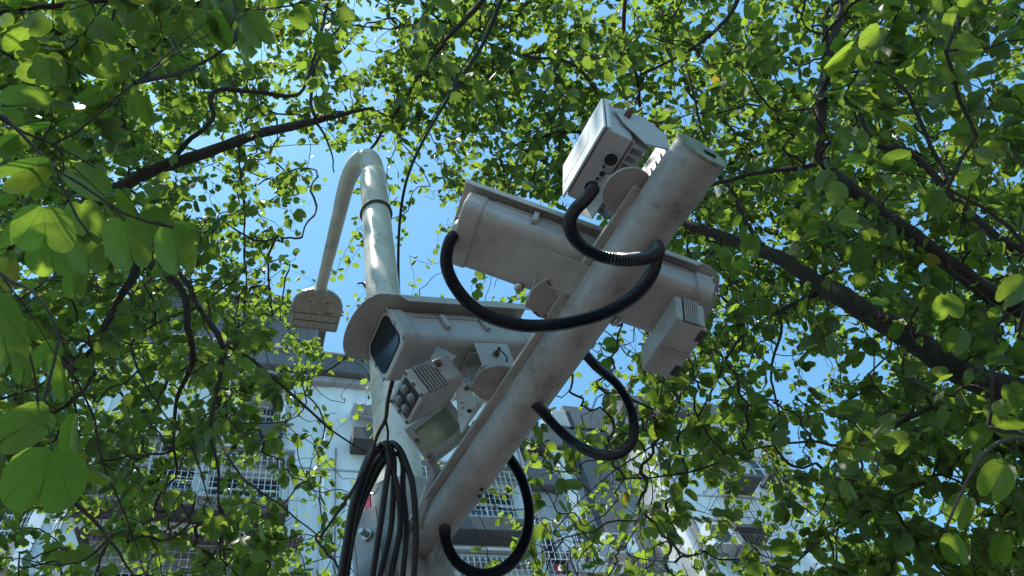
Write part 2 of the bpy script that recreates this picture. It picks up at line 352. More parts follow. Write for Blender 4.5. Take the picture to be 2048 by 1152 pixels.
for kind, r in wins+mwins:
    if kind == 'small':
        window(r, kind); s0, s1, t0, t1 = r; mb = MB()
        for a, b, c, d in ((s0-.16, s0-.04, t0-.05, t1+.16), (s1+.04, s1+.16, t0-.05, t1+.16), (s0-.035, s1+.035, t1+.03, t1+.16)): fbox(mb, a, b, c, d, .003, .28)
        mb.build('window_surround', 'trim', bl, bevel=.01)
        mb = MB(); fbox(mb, s0-.28, s1+.2, t1+.2, t1+.27, .003, .7)
        mb.build('window_canopy', 'wall_mid', bl, bevel=.01)
        mb = MB(); fbox(mb, s0-.12, s1+.12, t0-.55, t0-.08, .003, .3); mb.build('planter_ledge', 'ledge', bl, bevel=.01)
        mb = MB()
        for i in range(11): mb.tube([fp(s0+(s1-s0)*i/10, t0, -.04), fp(s0+(s1-s0)*i/10, t1, -.04)], .008, 4, caps=False)
        mb.build('window_grille', 'grille', bl)
    elif (kind, r) in mwins:
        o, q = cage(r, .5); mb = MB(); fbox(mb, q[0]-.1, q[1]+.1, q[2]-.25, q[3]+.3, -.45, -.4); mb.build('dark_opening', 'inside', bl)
        mb = MB(); fbox(mb, q[0]+.25, q[0]+.5, q[2]+.1, q[2]+1.0, -.3, -.25); fbox(mb, q[1]-.4, q[1]-.15, q[2], q[2]+.5, -.3, -.25); mb.build('hanging_cloth', 'red', bl)
        mb = MB(); fbox(mb, q[0]-.05, q[1]+.05, q[2]-.5, q[2]-.05, -.39, .1); mb.build('planter_ledge', 'wall_mid', bl)
    else:
        window(r, kind); o, q = cage(r); mb = MB(); fbox(mb, q[0]+.02, q[1]-.02, q[2]-.42, q[2]-.06, .003, .5); mb.build('planter_ledge', 'ledge', bl, bevel=.015)
        mb = MB(); fbox(mb, q[0]-.05, q[1]+.05, q[3]+.06, q[3]+.12, .003, .55); mb.build('window_canopy', 'wall_mid', bl)
        for k in (.2, .5, .8):
            mb = MB(); mb.tube([fp(q[0]+(q[1]-q[0])*k, q[2]-.45, .1), fp(q[0]+(q[1]-q[0])*k, q[2]-1.0-random.random()*.4, .03)], .018, 5); mb.build('rain_spout', 'rust', bl)
        for mt, k in (('purple', .55), ('green', .62), ('green', .72)):
            mb = MB(); x = q[0]+(q[1]-q[0])*k; fbox(mb, x, x+.16, q[2]+.1, q[2]+.42, -.05, .02); mb.build('hanging_cloth', mt, bl)
for kind, r in cwins:
    window(r, kind); o, q = cage(r, .6, .11, 'grille_dark', arcs=False, hb=.4)
    mb = MB(); fbox(mb, q[0]-.05, q[1]+.05, q[2]-.14, q[2]-.04, .003, .68); mb.build('planter_ledge', 'ledge', bl)
# corrugated awning over the lowest windows
s0, s1, t0, t1 = rect(150, 1092, 600, 1112, .1); mb = MB(); nn = 90
xs = np.linspace(s0, s1, nn+1); zz = t1+.04*np.cos(np.arange(nn+1)*math.pi)
V = []; 
for x, z in zip(xs, zz): V += [fp(x, z, .02), fp(x, z-.38, .95), fp(x, z-.39-.02, .95), fp(x, z-.02, .02)]
mb.add(V, [(4*i+j, 4*i+(j+1) % 4, 4*i+4+(j+1) % 4, 4*i+4+j) for i in range(nn) for j in range(4)]); mb.build('awning', 'awning', bl)
s0, s1, t0, t1 = rect(700, 815, 760, 880, .1); mb = MB(); nn = 16
xs = np.linspace(s0, s1+.8, nn+1)
V = []
for i, x in enumerate(xs): z = t1-.2+.03*(-1)**i; V += [fp(x, z, .02), fp(x, z-.5, .8), fp(x, z-.52, .8), fp(x, z-.02, .02)]
mb.add(V, [(4*i+j, 4*i+(j+1) % 4, 4*i+4+(j+1) % 4, 4*i+4+j) for i in range(nn) for j in range(4)]); mb.build('awning', 'wall', bl)
mb = MB(); fbox(mb, s0, s1+.7, t0-.4, t0, .003, .5); mb.build('planter_ledge', 'ledge', bl, bevel=.01)
# wall pipes
for px, py0, py1, rr, mt in ((637, 830, 1190, .035, 'grille'), (668, 900, 1190, .02, 'pipe'), (1050, 860, 960, .03, 'pipe')):
    a = st(px, py1)[0]; mb = MB(); mb.tube([fp(a, st(px, py0)[1], .06), fp(a, st(px, py1)[1]-3, .06)], rr, 8); mb.build('wall_pipe', mt, bl, smooth=True)
a = st(1366, 1012, .1)[0]; mb = MB(); mb.tube([fp(a, T_WALL-1.8, .12), fp(a, 0, .12)], .095, 12)
for k in range(6): mb.tube([fp(a, T_WALL-2.2-k*1.5, .12), fp(a, T_WALL-2.34-k*1.5, .12)], .115, 12)
mb.build('drain_pipe', 'pipe', bl, smooth=False)
a = st(1392, 1090, .1)[0]; mb = MB(); fbox(mb, a+.25, a+.5, 0, T_WALL-3, .003, .1); mb.build('corner_trim', 'trim', bl)
# low balcony front in the recess, dark opening under it
s0, s1, t0, t1 = rect(1110, 1108, 1335, 1140, -.5); mb = MB(); fbox(mb, s_mid+.02, s_c-.02, t0, t1, -1.2, -.6); mb.build('balcony_front', 'wall', bl, bevel=.02)
mb = MB(); fbox(mb, s_mid+.02, s_c-.02, t0-2.4, t0-.003, -1.45, -1.3); mb.build('dark_opening', 'glass_teal', bl)
s0, s1, t0, t1 = rect(1275, 1085, 1335, 1165, -.5); mb = MB()
for i in range(14): x = s0+(s1-s0)*i/13; fbox(mb, x-.012, x+.012, t0, t1, -.56, -.53)
for j in range(4): y = t0+(t1-t0)*j/3; fbox(mb, s0, s1, y-.015, y+.015, -.595, -.565)
mb.build('window_grille', 'grille_dark', bl)
# second building beyond the gap on the far side
o2 = Q0-ND*6
def st2(px, py):
    d = ray(px, py); k = ((o2-CAM)@ND)/(d@ND); p = CAM+d*k; return (p-Q0)@HD, p[2]
b2 = thing('apartment_building', fp(st2(0, 1100)[0], 0, -6), 'farther apartment block with a large barred bay past the corner of the white block', 'building')
tb = st2(40, 905)[1]; sb = st2(75, 1050)[0]
m = MB(); fbox(m, sb-9, sb, 0, tb, -14, -6); m.build('wall', 'wall_mid', b2)
m = MB(); fbox(m, sb-9.3, sb+.3, tb+.003, tb+.4, -14, -5.6); m.build('roof', 'wall_dark', b2)
s0 = st2(-60, 1050)[0]; s1 = st2(70, 1050)[0]; t1 = st2(30, 985)[1]; t0 = st2(30, 1105)[1]; m = MB(); n = 16
m2 = MB(); fbox(m2, s0, s1, t0, t1, -5.99, -5.95); m2.build('window_pane', 'glass', b2)
for i in range(n+1): x = s0+(s1-s0)*i/n; m.tube([fp(x, t0, -5.5), fp(x, t1, -5.5)], .016, 4)
for j in range(9): y = t0+(t1-t0)*j/8; m.tube([fp(s0, y, -5.5), fp(s1, y, -5.5)], .016, 4)
m.build('window_grille', 'grille', b2)
m = MB(); fbox(m, s0, s1+.1, t0-.6, t0-.1, -5.99, -5.4); m.build('planter_ledge', 'wall_mid', b2)
t2 = t0-1.0; m = MB(); fbox(m, s0, s1, t2-1.6, t2, -5.99, -5.95); m.build('window_pane', 'glass_teal', b2)
m = MB(); 
for x in (s0, (s0+s1)/2, s1): fbox(m, x-.05, x+.05, t2-1.6, t2, -5.945, -5.9)
fbox(m, s0+.06, s1-.06, t2-.06, t2+.04, -5.945, -5.9); m.build('window_frame', 'trim', b2)
# air conditioners
def aircon(px, py, w, h, off, label, fan_side, blue=True):
    s_, t_ = st(px, py, off+.15); c = fp(s_, t_, off); t = thing('air_conditioner', c, label, 'air conditioner', 'air conditioners on the facade')
    m = MB(); fbox(m, s_-w/2, s_+w/2, t_-h/2, t_+h/2, off-.16, off+.16); m.build('casing', 'ac', t, bevel=.015)
    cx = s_+fan_side*w*.16; fr = h*.43; m = MB()
    m.cyl(fp(cx, t_, off+.162), fp(cx, t_, off+.175), fr, 24); g_ = m.build('fan_opening', 'acgrille', t)
    m = MB()
    for k in range(1, 7):
        rr = fr*k/6; m.tube([fp(cx+rr*math.cos(q), t_+rr*math.sin(q), off+.185) for q in np.linspace(0, 2*math.pi, 25)], .004, 4, caps=False)
    for q in np.linspace(0, math.pi, 7)[:-1]: m.tube([fp(cx+fr*math.cos(q), t_+fr*math.sin(q), off+.19), fp(cx-fr*math.cos(q), t_-fr*math.sin(q), off+.19)], .004, 4, caps=False)
    m.build('fan_guard', 'acgrille', t)
    m = MB(); m.cyl(fp(cx, t_, off+.19), fp(cx, t_, off+.2), fr*.16, 16); m.build('fan_hub', 'ac', t)
    if blue:
        bx = s_-fan_side*-1*0; x0 = s_+w*.34 if fan_side < 0 else s_-w*.34
        m = MB(); fbox(m, x0-.09, x0+.09, t_+h*.27, t_+h*.41, off+.162, off+.166); m.build('sticker', 'blue', t)
        m = MB(); [fbox(m, x0-.06+k*.03, x0-.042+k*.03, t_+h*.31, t_+h*.37, off+.168, off+.170) for k in range(4)]; m.build('sticker_print', 'whitep', t)
    m = MB()
    for x in (s_-w*.35, s_+w*.35): fbox(m, x-.02, x+.02, t_-h/2-.045, t_-h/2-.005, min(0, off-.4)-.0, off+.3)
    m.build('bracket', 'steel', t)
aircon(1152, 1083, .80, .56, -.1, 'air conditioner beside the barred window, nearest the black conduit loop', 1)
aircon(1243, 1086, .80, .56, -.3, 'air conditioner half hidden by leaves in the recess of the facade', -1)
aircon(1450, 1068, .85, .60, .35, 'white air conditioner with a round dark fan and blue sticker beside the drain pipe', -1)
# ------------------------------------------------------------------ street light pole
PX = np.array([-.634, 1.955])                                # pole foot relative to the eye
def atp(h): return np.array([PX[0], PX[1], 1.6+h])
pole_t = thing('street_light', (PX[0], PX[1], 0), 'cream street light with a bent neck and flat rectangular head above the cameras', 'street light')
h_sl = 2.06*.925                                              # placeholder, refined below
for h in np.arange(1.2, 3, .01):
    if proj(atp(h))[0][1] <= 1010: h_sl = h; break
m = MB(); m.tube([atp(-1.6), atp(h_sl)], .150, 40); m.build('lower_sleeve', 'arm', pole_t, smooth=False, bevel=.006)
m = MB(); m.tube([atp(-1.6), atp(-1.57)], .3, 24); m.build('base_plate', 'steel', pole_t)
HC = np.array([-1.443, 2.824, 4.848])*1.07+np.array([0, 0, 1.6])
Xh = np.array([-.55, .817, -.173]); Yh = np.array([-.825, -.564, -.041]); Zh = np.array([-.130, .120, .984])
neck = HC-Xh*.17+Zh*.02
topz = 5.28
p3 = [atp(h_sl+.003), atp(3.2), atp(4.3), atp(topz-.28)]
ctl = [(*atp(h_sl+.003), .087), (*atp(3.2), .087), (*atp(4.2), .087), (*atp(4.75), .087), (*PH(748, 352, 5.16), .086), (*PH(737, 320, 5.36), .084), (*PH(716, 326, 5.46), .076),
       (*PH(699, 352, 5.47), .066), (*PH(689, 384, 5.44), .061), (*PH(672, 455, 5.36), .053), (*neck, .043)]
PR_ = spline([np.array(q) for q in ctl], 10); path, rad = PR_[:, :3], PR_[:, 3]
i_t = int(np.argmax(path[:, 2]))
cut = i_t+2
m = MB(); m.tube(path[:cut+1], rad[:cut+1], 28, caps=False); m.build('pole', 'pole', pole_t, smooth=True)
m = MB(); m.tube(path[cut:], rad[cut:], 24, caps=False); m.build('neck', 'pole', pole_t, smooth=True)
for k, (dx, rr) in enumerate(((0, .095), (.012, .093))):
    hh = 0
    for h in np.arange(3, 5, .01):
        if proj(atp(h))[0][1] <= 430: hh = h; break
    m = MB(); q = np.linspace(0, 2*math.pi, 33)
    m.tube([atp(hh+dx)+np.array([math.cos(a)*rr, math.sin(a)*rr, .012*math.sin(a+k)]) for a in q], .006, 6, caps=False)
    if k == 0: m.tube([atp(hh)+np.array([.09, -.02, 0]), atp(hh)+np.array([.16, -.04, .05])], .004, 5)
    m.build('wire_tie', 'wire', pole_t, smooth=True)
# lamp head: x along the neck, y across, z up
def hp(x, y, z): return HC+Xh*x+Yh*y+Zh*z
Lx, Wy = .36, .40
out = [(Lx/2, Wy/2*.93), (Lx/2, -Wy/2*.93), (-.03, -Wy/2)]
out += [(-.03-.155*math.sin(a), -Wy/2*math.cos(a)) for a in np.linspace(.2, math.pi-.2, 11)] + [(-.03, Wy/2)]
m = MB(); m.prism(out, HC, Xh, Yh, Zh, -.012, .045); hd = m.build('lamp_head', 'lamp', pole_t, bevel=.012)
inner = [(x*.9+.0, y*.88) for x, y in out if x < .06] + []
inner = [(.028, Wy/2*.87), (.028, -Wy/2*.87)]+[(x*.93+.004, y*.9) for x, y in out if x <= -.03]
m = MB(); m.prism(inner, HC, Xh, Yh, Zh, -.020, -.0125); m.build('driver_cover', 'lamp', hd, bevel=.003)
m = MB(); m.tube([neck-Xh*.01, neck+Xh*.035], [.062, .066], 20); m.build('neck_collar', 'lamp', hd, smooth=False, bevel=.004)
for kx in (.062, .124):
    m = MB(); m.box(hp(kx, 0, -.017), (.054, Wy*.86, .010), [Xh, Yh, Zh]); pn = m.build('led_panel', 'paint', hd, bevel=.002)
    m = MB()
    for i in range(18):
        for j in range(4): m.dome(hp(kx-.018+j*.012, -Wy*.39+i*Wy*.78/17, -.022), -Zh, .0052, .005, 6, 1)
    tag(m.build('led_lens_array', 'ledw', pn), kind='stuff')
for i in range(9):
    m = MB(); m.box(hp(.164, -Wy*.38+i*Wy*.76/8, -.014), (.020, .006, .008), [Xh, Yh, Zh]); m.build('cooling_fin', 'fin', hd)
for s_ in (-1, 1):
    for k in (.0, .03):
        m = MB(); m.box(hp(-.01+k, s_*(Wy/2+.004), .0), (.014, .018, .02), [Xh, Yh, Zh]); m.build('latch', 'steel', hd)
for y in (-.07, .07):
    m = MB(); m.box(hp(-.075, y, -.0215), (.006, .022, .003), [Xh, Yh, Zh]); m.build('slot', 'print', hd)
fc = bpy.data.curves.new('lamp_print', 'FONT'); fc.body = 'EOLDI'; fc.size = .028; fc.extrude = .0004
fo = bpy.data.objects.new('lamp_print', fc); col.objects.link(fo); fc.materials.append(MAT['print'])
off = hp(.018, -.055-.0, -.0216)
fo.parent = hd
fo_off = 1
mt_ = Matrix([[(-Yh)[i], (-Xh)[i], (-Zh)[i]] for i in range(3)]).to_4x4()
bpy.context.view_layer.update()
me_ = bpy.data.meshes.new_from_object(fo); bpy.data.objects.remove(fo)
fo = bpy.data.objects.new('lamp_print', me_); col.objects.link(fo); fo.parent = hd
fo.matrix_local = Matrix.Translation(Vector(off-np.array(pole_t.location))) @ mt_
# clamp plate with a big bolt on the sleeve
d0 = W(728, 1085, 2.33); cl = thing('clamp_bracket', d0, 'grey clamp plate with one large bolt beside the coiled black cable', 'bracket')
pd = np.array([-.25, -.93, -.1]); ax_, ay_, az_ = frame_of(pd)
zz_ = UP-pd*(UP@pd)/(pd@pd); zz_ /= np.linalg.norm(zz_); pdn = pd/np.linalg.norm(pd); xx_ = np.cross(zz_, pdn)*-1
if (proj(d0+xx_*.01)[0][0] < proj(d0)[0][0]): xx_ = -xx_
cc = (W(702, 1018, 2.33)+W(756, 1030, 2.33))/2
m = MB(); m.box(cc-zz_*.30, (.088, .008, .60), [xx_, pdn, zz_]); m.build('plate', 'arm', cl, bevel=.002)
m = MB(); m.box(cc-zz_*.34-xx_*.052-pdn*.03, (.014, .07, .62), [xx_, pdn, zz_]); m.build('flange', 'arm', cl, bevel=.002)
bc = cc-zz_*.095+xx_*.008
m = MB(); m.cyl(bc+pdn*.004, bc+pdn*.016, .020, 6); m.cyl(bc+pdn*.016, bc+pdn*.045, .010, 10); m.build('bolt', 'steel', cl, bevel=.001)
# ------------------------------------------------------------------ camera arm
A0 = PH(855, 1080, 1.56); A1 = PH(1402, 303, 1.466)
ad = A1-A0; AL = np.linalg.norm(ad); ad /= AL
al = np.cross(UP, ad); al /= np.linalg.norm(al); au = np.cross(ad, al)   # al: to the photograph's left
if proj(A0+al*.1)[0][0] > proj(A0)[0][0]: al = -al
def ap(t, s, h): return A0+ad*t+al*s+au*h
arm = thing('camera_arm', A0, 'horizontal weathered grey steel tube arm with a side rail, carrying the cameras', 'mounting arm')
AR = .0632
th = np.arange(32)*2*math.pi/32
m = MB(); m.tube([ap(t, 0, 0) for t in np.linspace(-.12, AL, 14)], np.linspace(.0570, AR, 14), 36, caps=False); m.build('tube', 'arm', arm, smooth=True)
m = MB(); m.tube([ap(t, 0, 0) for t in (AL-.15, AL-.147, AL-.003)], [AR+.0002, AR+.0012, AR+.0012], 36, caps=False); m.build('rusty_tip', 'arm_dirty', arm, smooth=True)
m = MB(); m.cyl(ap(AL-.001, 0, 0), ap(AL+.006, 0, 0), AR+.002, 32); m.build('end_cap', 'cap', arm, bevel=.001)
m = MB(); m.box(ap(AL+.008, -.01, -.02), (.006, .03, .012), [ad, al, au]); m.build('cap_slot', 'hole', arm)
RS, RH = .064, .030
m = MB(); m.box(ap(.62, RS, RH), (1.36, .030, .010), [ad, al, au]); m.build('rail', 'housing', arm, bevel=.002)
for t in (.08, .36, .64, .9, 1.22):
    m = MB(); m.box(ap(t, .054, RH-.002), (.07, .014, .014), [ad, al, au]); m.build('weld_block', 'arm', arm, bevel=.003)
for t, s, h in ((.67, .010, -AR*.985), (.3, -.02, -AR*.94), (.33, -.012, -AR*.97)):
    m = MB(); c = ap(t, s, h); m.cyl(c-au*.0005, c-au*.003, .006, 12); m.build('drip_hole', 'hole', arm)
m = MB(); m.tube([ap(-.13, 0, 0), ap(-.02, 0, 0)], [.075, .062], 30); m.build('weld_collar', 'arm', arm, smooth=True)
# gusset plates from arm to pole
m = MB(); m.prism([(-.10, 0), (.10, 0), (-.10, -.16)], ap(-.03, 0, -.05), ad, au, al, -.004, .004); m.build('gusset', 'arm', arm)

def conduit(name, pts, label, r=.0145, parent=None):
    P = resample(spline(pts, 14), .0031); n = len(P); ph = np.arange(n) % 2
    rr = np.where(ph == 0, r, r*.76); mb = MB(); mb.tube(P, rr, 16)
    o = mb.build(name, 'black', None, smooth=False); tag(o, label, 'conduit', 'black conduits looping from the arm'); return o
def wl(pts): return [W(*p) for p in pts]
zc = lambda p: proj(p)[0][2]
def collar(c, d, r, name='cable_gland', mt='black', h=.02, parent=None):
    d = np.asarray(d)/np.linalg.norm(d); m = MB(); m.cyl(c-d*h*.3, c+d*h, r, 18); return m.build(name, mt, parent, bevel=.002)
H1 = W(1311, 490, 1.80)
zA = lambda px, py, k=0: None
conduit('cable_conduit', wl([(921, 462, 1.87), (900, 482, 1.84), (893, 530, 1.80), (915, 580, 1.76), (960, 624, 1.72), (1030, 649, 1.68), (1110, 650, 1.64), (1200, 630, 1.62), (1265, 595, 1.63), (1302, 550, 1.66), (1313, 505, 1.72), (1308, 492, 1.775)]),
        'longest black corrugated conduit sagging from the rear of the upper camera to the arm', .0158)
conduit('cable_conduit', wl([(1187, 378, 1.72), (1172, 398, 1.68), (1150, 420, 1.64), (1139, 446, 1.61), (1150, 478, 1.59), (1185, 506, 1.575), (1235, 519, 1.57), (1290, 516, 1.60), (1316, 503, 1.66), (1312, 488, 1.74), (1309, 489, 1.775)]),
        'short black corrugated conduit curling from the radar box to the arm tip', .0152)
conduit('cable_conduit', wl([(1066, 802, 2.0), (1078, 815, 1.96), (1110, 852, 1.93), (1155, 890, 1.93), (1205, 910, 1.96), (1245, 903, 2.02), (1267, 872, 2.08), (1262, 820, 2.14), (1235, 770, 2.16), (1195, 735, 2.15), (1160, 700, 2.12), (1120, 690, 2.10)]),
        'black corrugated conduit looping below the middle of the arm and back behind it', .0150)
conduit('cable_conduit', wl([(889, 1050, 2.24), (890, 1062, 2.19), (896, 1095, 2.16), (922, 1132, 2.15), (970, 1150, 2.17), (1020, 1128, 2.22), (1050, 1080, 2.28), (1058, 1020, 2.33), (1042, 955, 2.35), (1010, 905, 2.33), (980, 870, 2.28), (950, 850, 2.24)]),
        'lowest black corrugated conduit looping out of the arm near the pole', .0185)
for c, d in ((W(1310, 489, 1.765), -au), (W(1067, 803, 1.985), -au), (W(889, 1051, 2.225), -au)):
    m = MB(); m.cyl(c-au*.004, c+au*.02, .021, 20); m.build('grommet', 'black', arm, smooth=False, bevel=.002)
# ------------------------------------------------------------------ camera housings
def housing(front, phi, theta, L, w, h, label, shield_w=.21, ext=.075, side=1, back=False):
    """front: centre of the bottom front edge; the body runs back along a; w across; v up"""
    c, s = math.cos(phi), math.sin(phi)
    a = np.array([c*math.cos(theta), s*math.cos(theta), math.sin(theta)]); wv = np.array([-s, c, 0]); v = np.cross(a, wv)
    if v[2] < 0: v = -v
    t = thing('surveillance_camera', front, label, 'camera', 'camera housings on the arm')
    P = lambda x, y, z: front+a*x+wv*y+v*z
    def sect(ww, hh, r, x0, x1, zc_, name, mt, par=t, bev=.002):
        m = MB(); m.prism(rrect(ww, hh, r, 6), front+v*zc_, wv, v, a, x0, x1); return m.build(name, mt, par, smooth=False, bevel=bev)
    body = sect(w, h, .028, .045, L-.05, h/2, 'body', 'housing')
    sect(w+.008, h+.008, .03, L-.052, L, h/2, 'rear_cap', 'housing', bev=.006)
    m = MB(); m.box(P(L/2, -w/2-.002, h*.70), (L-.14, .005, .004), [a, wv, v]); m.box(P(L/2, w/2+.002, h*.70), (L-.14, .005, .004), [a, wv, v]); m.build('seam', 'housing', body)
    bz = sect(w+.012, h+.012, .036, 0, .05, h/2, 'front_bezel', 'housing', bev=.008)
    m = MB(); m.prism(rrect(w*.87, h*.85, .026, 6), front+v*h/2, wv, v, a, -.0015, .004); m.build('window_seal', 'hole', bz)
    m = MB(); m.prism(rrect(w*.83, h*.81, .024, 6), front+v*h/2, wv, v, a, -.003, -.0016); m.build('lens_window', 'lens', bz)
    for y in (-1, 1):
        for z in (-.40, 0, .40):
            m = MB(); c_ = P(0, y*w*.475, h/2+z*h*1.05); m.cyl(c_, c_-a*.004, .0055, 8); m.build('screw', 'steel', bz)
    # sun shield: a folded plate with a rounded visor
    n = 14; hw = shield_w/2; th_ = .003
    plan = [(L*.98, -hw), (.04, -hw)]
    plan = [(-ext+hw*.75*(1-math.cos(q)) if True else 0, -hw*math.cos(q)*1.0) for q in np.linspace(0, math.pi, 15)]
    plan = []
    for q in np.linspace(0, math.pi, 17):
        plan.append((-ext+.075*(1-math.sin(q)**.8), -hw*math.cos(q)))
    plan += [(L+.02, hw), (L+.02, -hw)]
    m = MB(); m.prism([(x, y) for x, y in plan], front+v*(h+.006), a, wv, v, 0, th_); sh = m.build('sun_shield', 'housing', t, bevel=.001)
    for sg in (-1, 1):
        m = MB(); m.prism([(.03, .0), (L+.02, .0), (L+.02, -.026), (.05, -.026)], P(0, sg*hw, h+.005), a, v, wv, -.0015, .0015); m.build('shield_skirt', 'housing', sh)
    for x in (.12, L-.12):
        m = MB(); m.box(P(x, 0, h+.002), (.03, w*.5, .006), [a, wv, v]); m.build('shield_spacer', 'steel', sh)
    # side latch
    for x in ((.16, L-.18)):
        m = MB(); m.box(P(x, side*(-w/2-.008), h*.52), (.014, .012, .055), [a, wv, v]); m.build('latch', 'housing', t, bevel=.002)
        m = MB(); m.tube([P(x-.012, side*(-w/2-.004), h*.52+.025), P(x-.012, side*(-w/2-.006), h*.9)], .0015, 5); m.tube([P(x+.008, side*(-w/2-.004), h*.52+.025), P(x+.004, side*(-w/2-.006), h*.9)], .0015, 5); m.build('latch_wire', 'steel', t)
    return t, P, (a, wv, v)
t1, P1, ax1 = housing(W(789, 722, 1.97), R(42), R(20), .48, .156, .138, 'weathered camera housing with a dark lens window and wide rounded visor above the ribbed lamp', shield_w=.232, ext=.085)
t2, P2, ax2 = housing(W(1402, 645, 1.86), R(35+180), R(20), .66, .172, .108, 'long pale camera housing seen from below behind the arm, conduit at its rear end', shield_w=.215, ext=.045, side=-1)
# rear gland of the upper camera
a2, w2, v2 = ax2
gl = P2(.66, .01, .058); 
m = MB(); gd = W(921, 462, 1.87)-W(945, 440, 1.90); gd /= np.linalg.norm(gd); g0 = W(930, 456, 1.885)
m.cyl(g0-gd*.03, g0-gd*.002, .034, 20); m.build('gland_ring', 'black', t2, bevel=.002)
m = MB(); m.tube([g0, g0+gd*.03, g0+gd*.045], [.030, .026, .021], 18); m.build('cable_gland', 'arm', t2, smooth=False, bevel=.002)
# brackets between housings and rail
def bracket(P, ax, x0, disc_px, label_parent, h_rail, gap, hw=.045):
    a, wv, v = ax; t = label_parent
    c = disc_px
    m = MB(); m.cyl(c, c+UP*.008, .062, 36); m.build('swivel_disc', 'arm', t, bevel=.001)
    ah = a.copy(); ah[2] = 0; ah /= np.linalg.norm(ah)
    c2 = c+UP*.009
    m = MB(); m.box(c2+UP*.004, (.12, hw*2, .006), [ah, wv, UP]); m.build('bracket_base', 'housing', t, bevel=.001)
    top = P(x0, 0, -.003)
    for sg in (-1, 1):
        o = c2+wv*sg*hw; tt_ = top+wv*sg*hw; d = tt_-o; hx = d@ah; hz = d@UP; al_ = math.atan2(a[2], a@ah)
        ca, sa = math.cos(al_), math.sin(al_)
        poly = [(-.055, .007), (.055, .007), (hx+.06*ca, hz+.06*sa-.001), (hx-.06*ca, hz-.06*sa-.001)]
        m = MB(); m.prism(poly, o, ah, UP, wv, -.002, .002); m.build('cheek_plate', 'housing', t, bevel=.0008)
        bc_ = o+ah*(hx*.5-.0)+UP*(hz*.55)
        m = MB(); m.cyl(bc_+wv*sg*.002, bc_+wv*sg*.012, .010, 6); m.cyl(bc_+wv*sg*.012, bc_+wv*sg*.03, .005, 8); m.build('bolt', 'rust', t)
        m = MB(); m.tube([bc_+ah*.035*math.cos(q)+UP*.035*math.sin(q)+wv*sg*.0025 for q in np.linspace(-.6, 1.2, 8)], .0025, 4); m.build('tilt_slot', 'hole', t)
    m = MB(); m.box(P(x0, 0, -.005), (.12, hw*2+.004, .006), [a, wv, v]); m.build('saddle_plate', 'housing', t, bevel=.001)
hr = (RH+.008)
def rail_pt(px, py):
    """the point seen at (px, py) on the horizontal level of the rail's top there"""
    best = None
    for t in np.linspace(0, AL, 200):
        p = ap(t, RS, RH+.006); q = PH(px, py, p[2]-1.6)
        d = np.linalg.norm((q-p)-ad*((q-p)@ad))
        if best is None or abs((q-p)@ad) < best[0]: best = (abs((q-p)@ad), q)
    return best[1]
D1 = rail_pt(992, 768); D2 = rail_pt(1105, 598); D3 = rail_pt(1256, 385)
def nearx(P, ax, c):
    ah = ax[0].copy(); ah[2] = 0; k = np.linalg.norm(ah); return float((c-P(0, 0, 0))@(ah/k))/k-.01
bracket(P1, ax1, nearx(P1, ax1, D1), D1, t1, 0, 0, .038)
bracket(P2, ax2, nearx(P2, ax2, D2), D2, t2, 0, 0)
for c_, t_ in ((P2(.46, -.078, .0), t2), (P2(.2, -.078, .0), t2)):
    m = MB(); m.dome(c_, -UP, .014, .012, 12, 3); m.build('drain_plug', 'steel', t_, smooth=True)
# ------------------------------------------------------------------ infrared lamps
def ir_lamp(C, X, Y, Z, dims, label, face_leds=True):
    """X from the lit face to the back, Y up, Z across"""
    X, Y, Z = map(lambda q: np.array(q)/np.linalg.norm(q), (X, Y, Z)); dx, dy, dz = dims
    t = thing('infrared_lamp', C, label, 'lamp', 'infrared lamps under the cameras'); P = lambda x, y, z: C+X*x+Y*y+Z*z
    m = MB(); m.prism(rrect(dz*.84, dy*.97, .008, 3), C, Z, Y, X, -dx/2+.02, dx*.5); m.build('body', 'paint', t, bevel=.002)
    m = MB(); m.prism(rrect(dz*.985, dy*.9, .008, 3), C, Z, Y, X, dx*.08, dx*.42); m.build('rear_shell', 'paint', t, bevel=.006)
    fr = MB(); 
    fr.prism(rrect(dz*.98, dy*.98, .006, 3), C, Z, Y, X, -dx/2, -dx/2+.018); f = fr.build('front_frame', 'paint', t, bevel=.002)
    n = 7
    for k in range(n):                                    # cooling fins wrap the sides
        x = -dx/2+.024+k*(dx*.46)/n
        m = MB(); m.box(P(x, 0, 0), (.0035, dy*.94, dz*1.0), [X, Y, Z]); m.build('cooling_fin', 'fin', t)
    if face_leds:
        m = MB(); m.prism(rrect(dz*.74, dy*.74, .004, 2), C, Z, Y, X, -dx/2-.0015, -dx/2-.0003); w_ = m.build('lamp_window', 'hole', f)
        for sy in (-1, 1):
            for sz in (-1, 1):
                m = MB(); m.dome(P(-dx/2-.002, sy*dy*.17, sz*dz*.17), -X, min(dy, dz)*.17, .012, 16, 4); m.build('led_lens', 'led', f, smooth=True)
        for sy in (-1, 0, 1):
            for sz in (-1, 1):
                m = MB(); c_ = P(-dx/2, sy*dy*.42, sz*dz*.43); m.cyl(c_, c_-X*.003, .005, 8); m.build('screw', 'rust', f)
    return t, P, (X, Y, Z)
